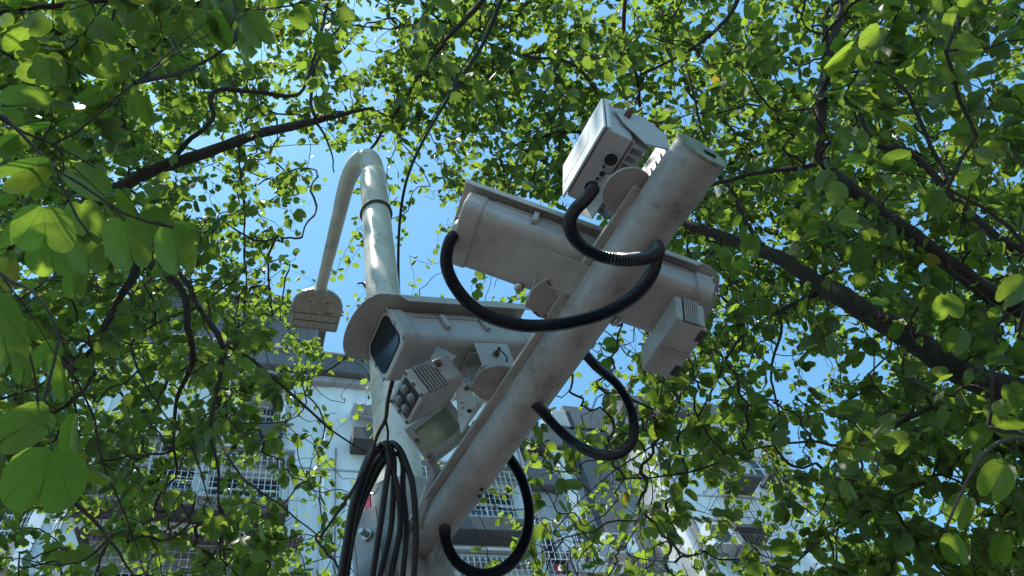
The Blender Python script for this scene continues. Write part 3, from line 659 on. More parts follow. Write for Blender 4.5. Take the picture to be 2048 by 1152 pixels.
# equalise the face of the first lamp: square-ish diamond
C1 = W(855, 777, 1.86)
il1, PI1, aI1 = ir_lamp(C1, (.741, .366, .563), (-.331, -.531, .780), (.585, -.764, -.272), (.135, .082, .141), 'ribbed infrared lamp with four round lenses hanging under the lens end of the lower camera')
il2, PI2, aI2 = ir_lamp(W(1347, 676, 1.80), (.786, .572, -.236), (.332, -.068, .941), (.522, -.818, -.243), (.082, .082, .195), 'infrared lamp seen from behind, hanging under the front end of the upper camera', False)
m = MB(); m.box(PI2(0, -.043, 0), (.078, .003, .185), list(aI2)); m.build('bottom_cover', 'paint', il2, bevel=.004)
m = MB(); m.box(PI2(0, -.0455, .0), (.080, .002, .006), list(aI2)); m.build('cover_seam', 'fin', il2)
for k in range(5):
    for sz, sx in ((.055, 1), (-.075, 1)):
        m = MB(); m.box(PI2(.034, -.0462, sz+k*.0075*(1 if sz > 0 else 1)), (.020, .003, .003), list(aI2)); m.build('vent_slot', 'hole', il2)
def yoke(P, ax, px_bolt, zc_, t, top, hw):
    """side arms from the lamp up to the housing, with a bolt"""
    X, Y, Z = ax
    for sg in (-1, 1):
        p = P(.02, .02, sg*hw); q = top+Z*sg*hw*.8; m = MB()
        d = q-p; L_ = np.linalg.norm(d); d /= L_; e = np.cross(Z, d); e /= np.linalg.norm(e)
        poly = [(0-.022*math.cos(a_), .022*math.sin(a_)) for a_ in np.linspace(-math.pi/2, math.pi/2, 9)]+[(L_, .030), (L_, -.030)]
        m.prism(poly, p, d, e, Z, -.002, .002); m.build('yoke_arm', 'housing', t, bevel=.0006)
        m = MB(); m.cyl(p+Z*sg*.002, p+Z*sg*.012, .011, 6); m.cyl(p+Z*sg*.012, p+Z*sg*.02, .006, 10); m.build('bolt', 'rust', t)
        m = MB(); m.cyl(p+Z*sg*.0022, p+Z*sg*.004, .017, 20); m.build('washer', 'steel', t)
yoke(PI1, aI1, None, None, il1, P1(.15, 0, .0), .060)
yoke(PI2, aI2, None, None, il2, P2(.06, 0, .0), .050)
# ------------------------------------------------------------------ radar box
Xr = np.array([.722, .663, -.199]); Yr = np.array([-.641, .749, .171]); Zr = np.array([.262, .004, .965])
Xr /= np.linalg.norm(Xr); Yr -= Xr*(Xr@Yr); Yr /= np.linalg.norm(Yr); Zr = np.cross(Xr, Yr)
CR = W(1193.6, 307.8, 1.85); dR = (.0755, .209, .1665)
PR = lambda x, y, z: CR+Xr*x+Yr*y+Zr*z
rd = thing('radar_unit', CR, 'boxy grey radar unit with a pale flat front on the tip of the arm', 'radar')
m = MB(); m.box(CR+Xr*.004, (dR[0]-.006, dR[1]-.008, dR[2]-.008), [Xr, Yr, Zr]); m.build('case', 'radar', rd, bevel=.004)
m = MB(); m.box(PR(-dR[0]/2-.001, 0, 0), (.006, dR[1]+.002, dR[2]+.002), [Xr, Yr, Zr]); fpn = m.build('front_panel', 'panel', rd, bevel=.0015)
m = MB(); m.box(PR(-dR[0]/2-.0045, .03, .0), (.0006, .13, .06), [Xr, Yr, Zr]); m.build('faded_sticker', 'radar', fpn)
m = MB(); m.box(PR(-dR[0]/2+.010, -dR[1]/2-.0015, 0), (.010, .005, dR[2]), [Xr, Yr, Zr]); m.build('panel_lip', 'panel', rd, bevel=.001)
bz = -dR[2]/2+.0035
for y, x, r_, mt in ((-.036, .016, .0165, 'hole'), (-.012, .010, .0035, 'hole'), (.006, .016, .0085, 'hole'), (.024, .012, .0035, 'hole'), (.052, .012, .0180, 'black')):
    m = MB(); c_ = PR(x, y, bz); m.cyl(c_, c_-Zr*.0035, r_, 22); m.build('socket' if r_ > .005 else 'screw', mt, rd)
    if r_ > .005 and mt != 'black':
        m = MB(); m.tube([c_-Zr*.003+Xr*math.cos(q)*r_*1.08+Yr*math.sin(q)*r_*1.08 for q in np.linspace(0, 2*math.pi, 24)], .0014, 5, caps=False); m.build('socket_ring', 'radar', rd)
for k in range(9):                                         # heat sink behind the case
    y = -.088+k*.022
    m = MB(); m.box(PR(dR[0]/2+.026, y, -.01), (.046, .004, dR[2]*.86), [Xr, Yr, Zr]); m.build('heat_sink_fin', 'radar', rd)
m = MB(); m.box(PR(dR[0]/2+.006, 0, -.005), (.006, dR[1]*.92, dR[2]*.9), [Xr, Yr, Zr]); m.build('heat_sink_base', 'fin', rd)
# U bracket
for sg in (-1, 1):
    o = PR(0, sg*(dR[1]/2+.004), 0)
    poly = [(-.012, .045), (.075, .075), (.135, .030), (.130, -.055), (.070, -.085), (.012, -.02)]
    m = MB(); m.prism(poly, o, Xr, Zr, Yr, -.002, .002); m.build('bracket_cheek', 'radar', rd, bevel=.0008)
    c_ = o+Xr*.025+Zr*.028+Yr*sg*.002
    m = MB(); m.cyl(c_, c_+Yr*sg*.010, .010, 6); m.cyl(c_+Yr*sg*.010, c_+Yr*sg*.022, .0055, 8); m.build('bolt', 'rust', rd)
    m = MB(); m.tube([c_+Xr*.03*math.cos(q)+Zr*.03*math.sin(q)+Yr*sg*.0005 for q in np.linspace(1.2, 3.3, 9)], .002, 4); m.build('tilt_slot', 'panel', rd)
m = MB(); m.box(PR(.134, 0, -.012), (.005, dR[1]+.012, .086), [Xr, Yr, Zr]); m.build('bracket_back', 'radar', rd, bevel=.001)
m = MB(); m.cyl(D3, D3+UP*.008, .062, 36); m.build('swivel_disc', 'arm', rd, bevel=.001)
bb = PR(.115, 0, -.055)
m = MB(); m.tube([D3+UP*.008, D3*.5+bb*.5, bb], [.028, .026, .03], 14); m.build('stem', 'radar', rd, smooth=True)
m = MB(); m.prism([(0, 0), (.12, 0), (.09, .10), (-.02, .06)], D3-ad*.10+UP*.01, ad, UP, al, .034, .038); m.build('side_plate', 'arm', rd, bevel=.001)
# ------------------------------------------------------------------ strobe panel behind the lower infrared lamp
qs = [W(809, 860, 2.26), W(857, 925, 2.22), W(921, 832, 2.28), W(873, 767, 2.32)]
ex = qs[1]-qs[0]; wS = np.linalg.norm(ex); ex /= wS; ey = qs[3]-qs[0]; ey -= ex*(ex@ey); hS = np.linalg.norm(ey); ey /= hS; ez = np.cross(ex, ey)
if ez@(CAM-qs[0]) < 0: ez = -ez
sb_ = thing('strobe_light', qs[0], 'square flash lamp with a greenish glass face tucked behind the ribbed infrared lamp', 'lamp')
m = MB(); m.prism([(0, 0), (wS, 0), (wS, hS), (0, hS)], qs[0], ex, ey, ez, -.07, -.006); m.build('case', 'paint', sb_, bevel=.003)
fr = MB(); b_ = .022
for a, b, c, d in ((0, wS, 0, b_), (0, wS, hS-b_, hS), (0, b_, b_+.001, hS-b_-.001), (wS-b_, wS, b_+.001, hS-b_-.001)):
    fr.prism([(a, c), (b, c), (b, d), (a, d)], qs[0], ex, ey, ez, -.005, .004)
fr.build('frame', 'paint', sb_, bevel=.0015)
m = MB(); m.prism([(b_, b_), (wS-b_, b_), (wS-b_, hS-b_), (b_, hS-b_)], qs[0], ex, ey, ez, -.004, -.001); m.build('glass', 'mirror', sb_)
for x, y in ((.05, .011), (wS-.012, .012), (.012, hS-.012)):
    m = MB(); c_ = qs[0]+ex*x+ey*y+ez*.004; m.cyl(c_, c_+ez*.004, .006, 8); m.build('screw', 'rust', sb_)
pl = [W(*q) for q in ((911, 768, 2.24), (926, 760, 2.24), (955, 803, 2.2), (966, 807, 2.2), (922, 868, 2.2), (916, 838, 2.22))]
m = MB(); n_ = np.cross(pl[2]-pl[0], pl[4]-pl[0]); n_ /= np.linalg.norm(n_)
m.add(pl+[p+n_*.004 for p in pl], [(0, 1, 2, 3, 4, 5), (11, 10, 9, 8, 7, 6)]+[(i, (i+1) % 6, 6+(i+1) % 6, 6+i) for i in range(6)]); m.build('bracket_plate', 'panel', sb_)
tow = np.sign((CAM-pl[0])@n_)
for px, py, r_ in ((934, 777, .007), (939, 822, .006), (925, 806, .002), (926, 816, .002), (921, 829, .0015)):
    d = ray(px, py); k = ((pl[0]-CAM)@n_)/(d@n_); c_ = CAM+d*k; m = MB(); m.cyl(c_, c_+n_*tow*.007, r_, 8); m.build('bolt' if px == 934 else 'drilled_hole', 'rust' if px == 934 else 'hole', sb_)
m = MB(); e0 = W(860, 922, 2.25); m.tube([e0, W(873, 945, 2.25), ap(.06, .05, .0)], [.016, .02, .03], 8); m.build('foot', 'arm', sb_)
# ------------------------------------------------------------------ coiled cable
ck = thing('coiled_cable', W(770, 890, 2.1), 'thick black cable hung in loose loops in front of the pole', 'cable')
strands = [([(757, 893, 2.10), (770, 888, 2.09), (779, 920, 2.07), (772, 970, 2.05), (759, 1060, 2.03), (745, 1152, 2.02), (726, 1270, 2.0)], .0125),
           ([(765, 902, 2.12), (775, 886, 2.12), (787, 915, 2.10), (787, 970, 2.08), (781, 1060, 2.06), (760, 1152, 2.04), (738, 1270, 2.0)], .0118),
           ([(770, 900, 2.12), (783, 886, 2.12), (800, 900, 2.10), (815, 935, 2.08), (826, 975, 2.06), (832, 1060, 2.05), (828, 1152, 2.03), (812, 1300, 2.0)], .0122),
           ([(786, 912, 2.14), (797, 907, 2.13), (806, 930, 2.12), (806, 975, 2.10), (813, 1060, 2.08), (806, 1152, 2.06), (798, 1260, 2.05)], .0115),
           ([(775, 905, 2.09), (785, 940, 2.07), (797, 990, 2.05), (800, 1060, 2.05), (782, 1152, 2.05), (762, 1270, 2.0)], .0120),
           ([(757, 893, 2.08), (740, 915, 2.08), (722, 962, 2.08), (706, 1020, 2.08), (695, 1085, 2.08), (684, 1152, 2.08), (668, 1280, 2.08)], .0170),
           ([(768, 905, 2.12), (748, 930, 2.14), (733, 965, 2.14), (714, 1015, 2.14), (702, 1070, 2.13), (690, 1152, 2.13), (676, 1280, 2.1)], .017),
           ([(782, 912, 2.16), (765, 925, 2.17), (747, 955, 2.17), (724, 1005, 2.17), (704, 1070, 2.16), (691, 1152, 2.15), (680, 1280, 2.1)], .0145)]
for pts, r_ in strands:
    m = MB(); m.tube(spline(wl(pts), 8), r_*(.72 if r_ < .014 else .82), 12); m.build('loop', 'rubber', ck, smooth=True)
m = MB(); m.tube(spline(wl([(738, 985, 2.22), (748, 988, 2.2), (757, 975, 2.22)]), 5), .003, 6); m.build('cable_tie', 'steel', ck)
m = MB(); m.box(W(736, 1000, 2.42), (.018, .01, .11)); tag(m.build('ribbon', 'red'), 'small red tag hanging in the gap between the coiled cable and the pole', 'tag')
tw = thing('dead_twig', W(775, 765, 2.02), 'dry forked twig hooked over the coiled black cable', 'twig')
m = MB(); m.tube(spline(wl([(790, 742, 2.1), (776, 800, 2.05), (771, 838, 2.04), (755, 870, 2.05), (738, 920, 2.04), (705, 980, 2.0), (665, 1040, 1.95), (640, 1075, 1.9)]), 6), np.linspace(.0065, .0035, 43), 8)
m.tube(spline(wl([(771, 838, 2.04), (776, 865, 2.05), (774, 892, 2.06)]), 5), .0035, 7); m.build('twig_stem', 'twig', tw, smooth=True)
# hanging black line from the canopy
m = MB(); P = spline(wl([(1040, -80, 3.6), (1003, 0, 3.8), (962, 95, 4.1), (900, 190, 4.5), (842, 290, 4.9), (812, 365, 5.2), (799, 450, 5.3), (797, 560, 5.3), (805, 700, 5.2), (812, 1000, 5.0)]), 8)
L = np.linspace(0, 1, len(P)); m.tube(P, .0115-.002*L, 8); tag(m.build('overhead_cable', 'rubber', smooth=True), 'single thick black cable crossing the canopy and passing behind the pole', 'cable')
m = MB(); P = spline(wl([(992, 0, 3.85), (955, 85, 4.15), (895, 185, 4.55), (838, 285, 4.95)]), 8); m.tube(P, .0045, 6); tag(m.build('thin_cable', 'rubber', smooth=True), 'thin wire running alongside the thick black overhead cable', 'cable')
#TREES
# ------------------------------------------------------------------ trees
def leaf_template(fold, half, wid=1.0, detail=0, curl=.0):
    """a two-lobed leaf one unit long, stalk at the origin, midrib along +Y, folded up by the angle fold"""
    out = {0: [(.30, -.03), (.50, .22), (.50, .62), (.30, .93), (.10, .90)],
           1: [(.12, -.07), (.30, -.05), (.45, .10), (.52, .34), (.52, .60), (.43, .82), (.28, .96), (.14, .96), (.04, .86)]}[detail]
    notch = .76; n = len(out); V = [(0, 0, 0), (0, notch, 0), (0, .38, 0)]; T = []
    c, s = math.cos(fold), math.sin(fold)
    for sg in (1, -1):
        b = len(V); w = wid*(1 if sg > 0 else half)
        if detail == 0:
            for x, y in out: V.append((sg*x*w*c, y, x*w*s+curl*(y-.4)**2))
            ring = [0]+list(range(b, b+n))+[1]
            for i in range(len(ring)-1): T.append((2, ring[i], ring[i+1]) if sg > 0 else (2, ring[i+1], ring[i]))
        else:
            for x, y in out: V.append((sg*x*w*c, y, x*w*s+curl*((y-.4)**2+.5*x*x)))
            m0 = len(V)
            for x, y in out: xi, yi = x*.5, .38+(y-.38)*.62; V.append((sg*xi*w*c, yi, xi*w*s+curl*.3*(yi-.4)**2-.035))
            ring = [0]+list(range(b, b+n))+[1]; inner = [m0]+list(range(m0, m0+n))+[m0+n-1]
            for i in range(len(ring)-1):
                q = [(ring[i], ring[i+1], inner[i+1]), (ring[i], inner[i+1], inner[i])]
                for t in q:
                    if len(set(t)) == 3: T.append(t if sg > 0 else t[::-1])
            for i in range(m0, m0+n-1): t = (2, i, i+1); T.append(t if sg > 0 else t[::-1])
            T.append((2, 0, m0) if sg > 0 else (0, 2, m0)); T.append((1, 2, m0+n-1) if sg > 0 else (2, 1, m0+n-1))
    V = np.array(V); return V, np.array(T), V[:, :2]*np.array([1, 1])
TPL0 = [leaf_template(f, h, w, 0, cu) for f, h, w, cu in ((.12, 1, 1, .1), (.45, 1, 1, -.15), (.85, 1, .95, .1), (1.25, 1, 1, .2), (.3, .8, .9, .3), (.65, 1, 1.08, -.3))]
TPL1 = [leaf_template(f, h, w, 1, cu) for f, h, w, cu in ((.10, 1, 1, .12), (.42, 1, 1, -.18), (.85, 1, .95, .1), (1.25, 1, 1, .2), (.3, .8, .95, .3), (.65, 1, 1.08, -.3), (.2, .9, 1.1, -.25))]
LEAFMESH = []
for V, T, UVc in TPL1:
    me = bpy.data.meshes.new('leaf_blade'); me.from_pydata(V.tolist(), [], T.tolist())
    me.polygons.foreach_set('use_smooth', [True]*len(me.polygons))
    uvl = me.uv_layers.new(name='uv'); idx = np.zeros(len(me.loops), int); me.loops.foreach_get('vertex_index', idx)
    uvl.data.foreach_set('uv', UVc[idx].ravel()); me.materials.append(MAT['leaf']); LEAFMESH.append(me)
def basis(mid, nrm):
    """columns x, y, z for arrays of midrib and normal directions"""
    y = mid/np.linalg.norm(mid, axis=1)[:, None]; z = nrm-y*(nrm*y).sum(1)[:, None]; z /= np.linalg.norm(z, axis=1)[:, None]+1e-9
    x = np.cross(y, z); return np.stack([x, y, z], 2)
def stuff_leaves(name, pos, B, size, asp, tpl, mat, parent, rnd):
    vs, ts, uvs, fr = [], [], [], []; off = 0
    for k in range(len(TPL0)):
        I = np.where(tpl == k)[0]
        if not len(I): continue
        V, T, UVc = TPL0[k]; VV = V[None]*np.stack([asp[I], np.ones(len(I)), np.ones(len(I))], 1)[:, None]*size[I][:, None, None]
        P = np.einsum('nij,nvj->nvi', B[I], VV)+pos[I][:, None]; n, v = len(I), len(V)
        TT = T[None]+(np.arange(n)*v)[:, None, None]+off; vs.append(P.reshape(-1, 3)); ts.append(TT.reshape(-1, 3))
        uvs.append(np.tile(UVc[T.ravel()], (n, 1))); fr.append(np.repeat(rnd[I], len(T))); off += n*v
    v = np.vstack(vs); t = np.vstack(ts); uv = np.vstack(uvs); fr = np.concatenate(fr)
    me = bpy.data.meshes.new(name); me.vertices.add(len(v)); me.vertices.foreach_set('co', (v-np.array(parent.location)).ravel())
    me.loops.add(t.size); me.loops.foreach_set('vertex_index', t.ravel().astype(np.int32))
    me.polygons.add(len(t)); me.polygons.foreach_set('loop_start', (np.arange(len(t))*3).astype(np.int32))
    me.polygons.foreach_set('use_smooth', np.ones(len(t), bool)); me.update(calc_edges=True)
    me.uv_layers.new(name='uv').data.foreach_set('uv', uv.ravel()); a = me.attributes.new('rnd', 'FLOAT', 'FACE'); a.data.foreach_set('value', fr)
    me.materials.append(MAT[mat]); o = bpy.data.objects.new(name, me); col.objects.link(o); o.parent = parent; return tag(o, kind='stuff')
# limbs: tree, [(px, py, z, radius px)]; the first ones come from the trunks outside the picture
TR = {0: np.array([-4.2, 1.6, 0]), 1: np.array([4.6, 2.4, 0]), 2: np.array([.6, -3.2, 0])}
LIMBS = [
 (0, [(-700, 700, 3.4, 46), (-250, 560, 3.7, 34), (60, 460, 3.9, 24), (215, 385, 4.0, 17), (300, 340, 4.1, 15), (400, 305, 4.2, 14), (500, 268, 4.3, 13), (620, 240, 4.5, 9), (690, 226, 4.6, 6), (745, 216, 4.7, 3)]),
 (0, [(330, 330, 4.1, 9), (385, 270, 4.2, 8), (425, 232, 4.3, 8), (420, 190, 4.35, 8), (445, 172, 4.4, 7), (520, 182, 4.5, 7), (595, 190, 4.6, 6), (625, 120, 4.8, 5), (655, 0, 5.0, 5), (672, -120, 5.1, 4)]),
 (0, [(632, 236, 4.5, 6), (622, 200, 4.6, 6), (640, 110, 4.7, 5), (700, 20, 4.9, 3)]),
 (0, [(632, 240, 4.5, 4), (660, 300, 4.4, 3), (668, 345, 4.3, 2)]),
 (0, [(478, 278, 4.3, 4), (484, 340, 4.2, 3), (492, 450, 4.1, 3), (492, 590, 4.0, 2)]),
 (0, [(60, 460, 3.9, 14), (180, 480, 3.8, 12), (270, 525, 3.7, 11), (240, 600, 3.6, 9), (200, 672, 3.5, 7), (150, 740, 3.4, 4)]),
 (0, [(180, 480, 3.8, 11), (300, 530, 3.7, 10), (365, 585, 3.6, 9), (372, 650, 3.5, 8), (385, 720, 3.5, 7), (350, 800, 3.4, 5), (345, 900, 3.4, 3)]),
 (0, [(270, 450, 3.9, 8), (365, 545, 3.6, 8), (400, 612, 3.5, 8), (448, 680, 3.4, 9), (446, 740, 3.4, 7), (426, 850, 3.3, 6), (436, 930, 3.2, 5), (440, 1020, 3.2, 3), (450, 1120, 3.1, 2)]),
 (0, [(450, 690, 3.4, 6), (520, 735, 3.4, 6), (590, 800, 3.4, 5), (650, 850, 3.4, 4), (735, 905, 3.4, 2)]),
 (0, [(400, 612, 3.5, 5), (330, 640, 3.3, 4), (260, 690, 3.2, 4), (300, 800, 3.1, 3), (380, 905, 3.0, 3), (420, 1010, 3.0, 2)]),
 (0, [(430, 860, 3.3, 4), (480, 950, 3.1, 4), (560, 1010, 3.0, 3), (650, 1080, 3.0, 2)]),
 (0, [(-300, 900, 2.2, 12), (-60, 800, 2.3, 7), (60, 940, 2.3, 5), (160, 1010, 2.4, 5), (240, 1110, 2.4, 3), (300, 1200, 2.4, 2)]),
 (0, [(-60, 640, 2.6, 6), (90, 700, 2.7, 5), (170, 800, 2.8, 4), (200, 920, 2.8, 4), (250, 1040, 2.8, 3), (290, 1150, 2.8, 2)]),
 (0, [(-400, 300, 1.5, 9), (-120, 240, 1.4, 7), (-10, 230, 1.35, 6), (60, 300, 1.35, 6), (100, 322, 1.32, 4), (155, 365, 1.3, 3), (205, 392, 1.3, 2.5), (262, 428, 1.3, 2), (345, 455, 1.3, 1.5)]),
 (0, [(-10, 230, 1.35, 6), (90, 290, 1.4, 5), (150, 270, 1.4, 3), (215, 215, 1.42, 3), (262, 175, 1.45, 2.5), (300, 150, 1.5, 2)]),
 (0, [(-120, 240, 1.4, 8), (-60, 480, 1.35, 6), (-10, 560, 1.3, 6), (60, 600, 1.25, 4), (112, 690, 1.2, 3), (88, 790, 1.15, 3), (75, 900, 1.1, 2)]),
 (0, [(100, 322, 1.32, 2.5), (140, 420, 1.28, 2), (180, 470, 1.26, 1.5)]),
 (0, [(-500, 60, 3.0, 16), (-150, 40, 3.0, 9), (150, 10, 3.1, 6), (330, 15, 3.2, 4), (480, 25, 3.3, 3), (600, 10, 3.5, 2)]),
 (1, [(2900, 1120, 4.0, 50), (2300, 880, 4.0, 40), (2048, 790, 4.1, 37), (1920, 750, 4.3, 33), (1780, 660, 4.5, 28), (1700, 610, 4.6, 27), (1640, 575, 4.8, 23), (1560, 520, 5.0, 19), (1480, 488, 5.3, 15), (1380, 450, 5.6, 11), (1290, 420, 6, 8), (1180, 380, 6.2, 6), (1050, 300, 6.4, 4)]),
 (1, [(2900, 1120, 4.0, 40), (2400, 760, 3.8, 27), (2048, 608, 3.7, 22), (1900, 510, 3.7, 21), (1780, 420, 3.8, 18), (1700, 360, 3.9, 16), (1655, 318, 4.0, 15), (1647, 250, 4.1, 14), (1652, 170, 4.2, 12), (1665, 90, 4.3, 11), (1690, -10, 4.5, 9), (1700, -150, 4.7, 7)]),
 (1, [(1655, 322, 4.0, 9), (1600, 338, 4.1, 9), (1540, 345, 4.2, 8), (1450, 362, 4.4, 7), (1380, 390, 4.6, 4)]),
 (1, [(1690, -10, 4.5, 6), (1650, 30, 4.4, 9), (1665, 130, 4.3, 8)]),
 (1, [(2400, 760, 3.8, 18), (2150, 560, 4.4, 14), (1990, 465, 4.8, 12), (1900, 380, 5.0, 10), (1820, 300, 5.1, 8), (1760, 285, 5.1, 8), (1722, 230, 5.2, 6), (1735, 180, 5.3, 4)]),
 (1, [(1900, 380, 5.0, 8), (1840, 250, 5.2, 7), (1800, 170, 5.3, 6), (1740, 130, 5.4, 4), (1640, 110, 5.6, 3)]),
 (1, [(1640, 585, 4.8, 9), (1600, 600, 4.8, 8), (1560, 620, 4.8, 7), (1563, 660, 4.7, 5), (1540, 740, 4.7, 4), (1560, 830, 4.6, 3)]),
 (1, [(1530, 500, 5.1, 9), (1490, 440, 5.2, 8), (1465, 380, 5.3, 7), (1430, 330, 5.4, 5), (1400, 230, 5.6, 4), (1370, 100, 5.8, 3)]),
 (1, [(1630, 560, 4.8, 6), (1634, 490, 4.9, 4), (1700, 410, 5.0, 3)]),
 (1, [(1640, 555, 4.8, 4), (1700, 528, 4.8, 3), (1800, 500, 4.9, 2)]),
 (1, [(2300, 880, 4.0, 12), (2040, 900, 3.6, 7), (1880, 820, 3.4, 6), (1780, 860, 3.3, 5), (1690, 900, 3.3, 4), (1600, 890, 3.3, 3), (1500, 905, 3.3, 2.5), (1380, 950, 3.3, 2.5), (1230, 960, 3.3, 2)]),
 (1, [(1880, 820, 3.4, 5), (1870, 950, 3.2, 4), (1780, 1000, 3.1, 3), (1640, 1080, 3.0, 2.5), (1560, 1152, 3.0, 2)]),
 (1, [(1560, 620, 4.8, 5), (1480, 680, 4.6, 5), (1440, 740, 4.4, 4), (1380, 850, 4.2, 3), (1290, 900, 4.0, 3), (1180, 980, 3.9, 2), (1110, 1060, 3.8, 2)]),
 (1, [(1290, 900, 4.0, 2.5), (1300, 1000, 3.8, 2), (1250, 1100, 3.7, 2), (1350, 1125, 3.6, 2)]),
 (1, [(2500, 1000, 2.2, 16), (2150, 900, 2.0, 7), (2000, 880, 1.8, 5), (1930, 960, 1.7, 4), (1890, 1060, 1.6, 3)]),
 (2, [(1350, -900, 4.6, 40), (1300, -400, 4.8, 20), (1262, -80, 5.2, 7), (1250, 60, 5.4, 5), (1270, 150, 5.6, 4), (1280, 215, 5.8, 4), (1290, 275, 5.9, 5), (1240, 262, 6, 5), (1120, 265, 6.2, 5), (1000, 300, 6.3, 3)]),
 (2, [(1300, -400, 4.8, 12), (1100, -150, 5.0, 9), (960, 10, 5.3, 7), (880, 100, 5.5, 5), (790, 230, 5.8, 4), (720, 330, 6.0, 3)]),
 (2, [(1300, -400, 4.8, 14), (1500, -150, 4.6, 9), (1480, 0, 4.6, 6), (1400, 90, 4.6, 4), (1280, 150, 4.7, 3)]),
 (2, [(1100, -150, 5.0, 8), (700, -250, 4.8, 8), (400, -200, 4.7, 6), (250, -50, 4.6, 4), (220, 80, 4.6, 3)]),
 (2, [(1235, 250, 5.8, 6), (1150, 130, 6.0, 5), (1050, 110, 6.2, 4), (900, 60, 6.3, 3)])]
tree_lab = {0: ('left_tree', 'leafy tree reaching in from beside the street light, big two-lobed leaves on its lowest twigs'),
            1: ('right_tree', 'tree with the thickest dark limb, crossing above the infrared lamp towards the arm tip'),
            2: ('overhead_tree', 'tree whose fine small-leaved canopy hangs between the street light neck and the radar unit')}
trees = {k: thing('shade_tree', TR[k], tree_lab[k][1], 'tree', 'trees arching over the cameras') for k in TR}
nodes, ntree = [], []
for k in TR:
    first = [L for L in LIMBS if L[0] == k][0][1][0]; top = W(*first[:3]); r1 = first[3]*first[2]/F
    base = TR[k]; P = spline([base, base*.7+np.array([top[0], top[1], 0])*.3+UP*top[2]*.45, top], 6)
    m = MB(); m.tube(P, np.linspace(.17, r1*1.05, len(P)), 14); m.build('trunk', 'bark', trees[k], smooth=True)
for k, pts in LIMBS:
    lean = .62 if max(p_[3] for p_ in pts) < 10 else .82
    P = spline([np.r_[W(a, b, z), r*z/F*lean] for a, b, z, r in pts], 8); P = resample(P, .045); n = len(P)
    wob = np.cumsum(rng.normal(0, .0028, (n, 3)), axis=0); wob -= np.linspace(0, 1, n)[:, None]*wob[-1]; P[:, :3] += wob
    rr = np.clip(P[:, 3]*(1+.10*rng.normal(0, 1, n).cumsum()*.15), .002, None)
    rr = np.clip(P[:, 3]*(1+rng.normal(0, .05, n)), .0022, None)
    m = MB(); m.tube(P[:, :3], rr, 10 if rr.max() > .01 else 6); m.build('branch', 'bark', trees[k], smooth=True)
    for q in P[::2]:
        if not (-400 < proj(q[:3])[0][0] < 2450): continue
        nodes.append(q[:3]); ntree.append(k)
# how much of the picture the foliage covers, in cells of 128 px (columns) by 128 px (rows)
COV = np.array([
 [1, 1, .94, .86, .78, .64, .82, .95, .92, .92, .88, .88, .93, .95, .86, .6],
 [1, .97, .90, .84, .74, .74, .90, .96, .92, .90, .86, .84, .95, 1, .90, .68],
 [1, 1, .90, .72, .56, .62, .68, .82, .90, .86, .84, .86, .95, .92, .90, .80],
 [1, .98, .90, .64, .50, .38, .40, .55, .5, .5, .84, .88, .92, .95, .95, .92],
 [.95, .93, .90, .80, .68, .56, .16, .20, .3, .4, .84, .86, .88, .86, .92, .90],
 [.92, .90, .90, .88, .76, .52, .2, .2, .3, .5, .87, .80, .60, .72, .88, .95],
 [.90, .88, .88, .82, .56, .50, .2, .2, .52, .74, .88, .80, .54, .84, .96, .98],
 [.84, .82, .82, .74, .50, .40, .2, .2, .58, .72, .78, .76, .80, .88, .84, .98],
 [.74, .76, .78, .78, .68, .58, .2, .2, .46, .64, .68, .68, .78, .84, .80, .98]])
MIDF = np.array([[.45]*3+[.4, .35, .25, .12, .1, .12, .2, .3, .35, .5, .45, .4, .3]]*3+
                [[.5, .5, .4, .35, .3, .25, .1, .1, .2, .2, .3, .35, .4, .45, .5, .5]]*2+
                [[.55, .55, .55, .55, .5, .5, .5, .5, .5, .6, .6, .4, .4, .4, .5, .6]]+
                [[.68]*10+[.65, .6, .55, .6, .6, .7]]*3)
def cell(A, c, r):
    return A[min(max(r, 0), 8), min(max(c, 0), 15)]
# the machinery and the pole stand clear of twigs: (px, py, radius px, depth)
CLEAR = []
def clr(a, b, r, z, n=8):
    for t in np.linspace(0, 1, n): CLEAR.append((a[0]+(b[0]-a[0])*t, a[1]+(b[1]-a[1])*t, r, z))
clr((850, 1100), (1420, 300), 85, 2.6, 16); clr((760, 690), (1060, 660), 90, 3.0); clr((930, 460), (1390, 620), 95, 2.5, 10)
clr((1130, 380), (1230, 250), 85, 2.6, 4); clr((1350, 640), (1340, 740), 60, 2.4, 4); clr((800, 1100), (757, 430), 62, 6.2, 12)
clr((750, 420), (740, 310), 50, 6.4, 4); clr((705, 330), (640, 620), 48, 7.0, 8); clr((640, 600), (625, 650), 80, 7.0, 3); clr((760, 900), (760, 1100), 90, 3.2, 6)
clr((890, 560), (1080, 650), 45, 2.4, 5); clr((1160, 700), (1260, 880), 50, 2.6, 5); clr((1080, 820), (1240, 910), 40, 2.6, 5); clr((890, 1080), (1050, 1080), 70, 2.8, 4); clr((850, 800), (870, 900), 70, 3, 3)
CL = np.array(CLEAR)
def blocked(P):
    q = proj(P); d = np.hypot(q[:, None, 0]-CL[None, :, 0], q[:, None, 1]-CL[None, :, 1])
    return ((d < CL[None, :, 2]) & (q[:, 2][:, None] < CL[None, :, 3])).any(1)
limb_px = np.array([[*proj(q)[0]] for q in nodes[:] if -50 < proj(q)[0][0] < 2100])
limb_main = []
for k_, pts_ in LIMBS:
    if max(p_[3] for p_ in pts_) < 7: continue
    P_ = spline([(a_, b_, z_, r_) for a_, b_, z_, r_ in pts_], 8)
    for a_, b_, z_, r_ in P_:
        if r_ > 5 and -50 < a_ < 2100: limb_main.append((a_, b_, z_, r_+9))
limb_main = np.array(limb_main)
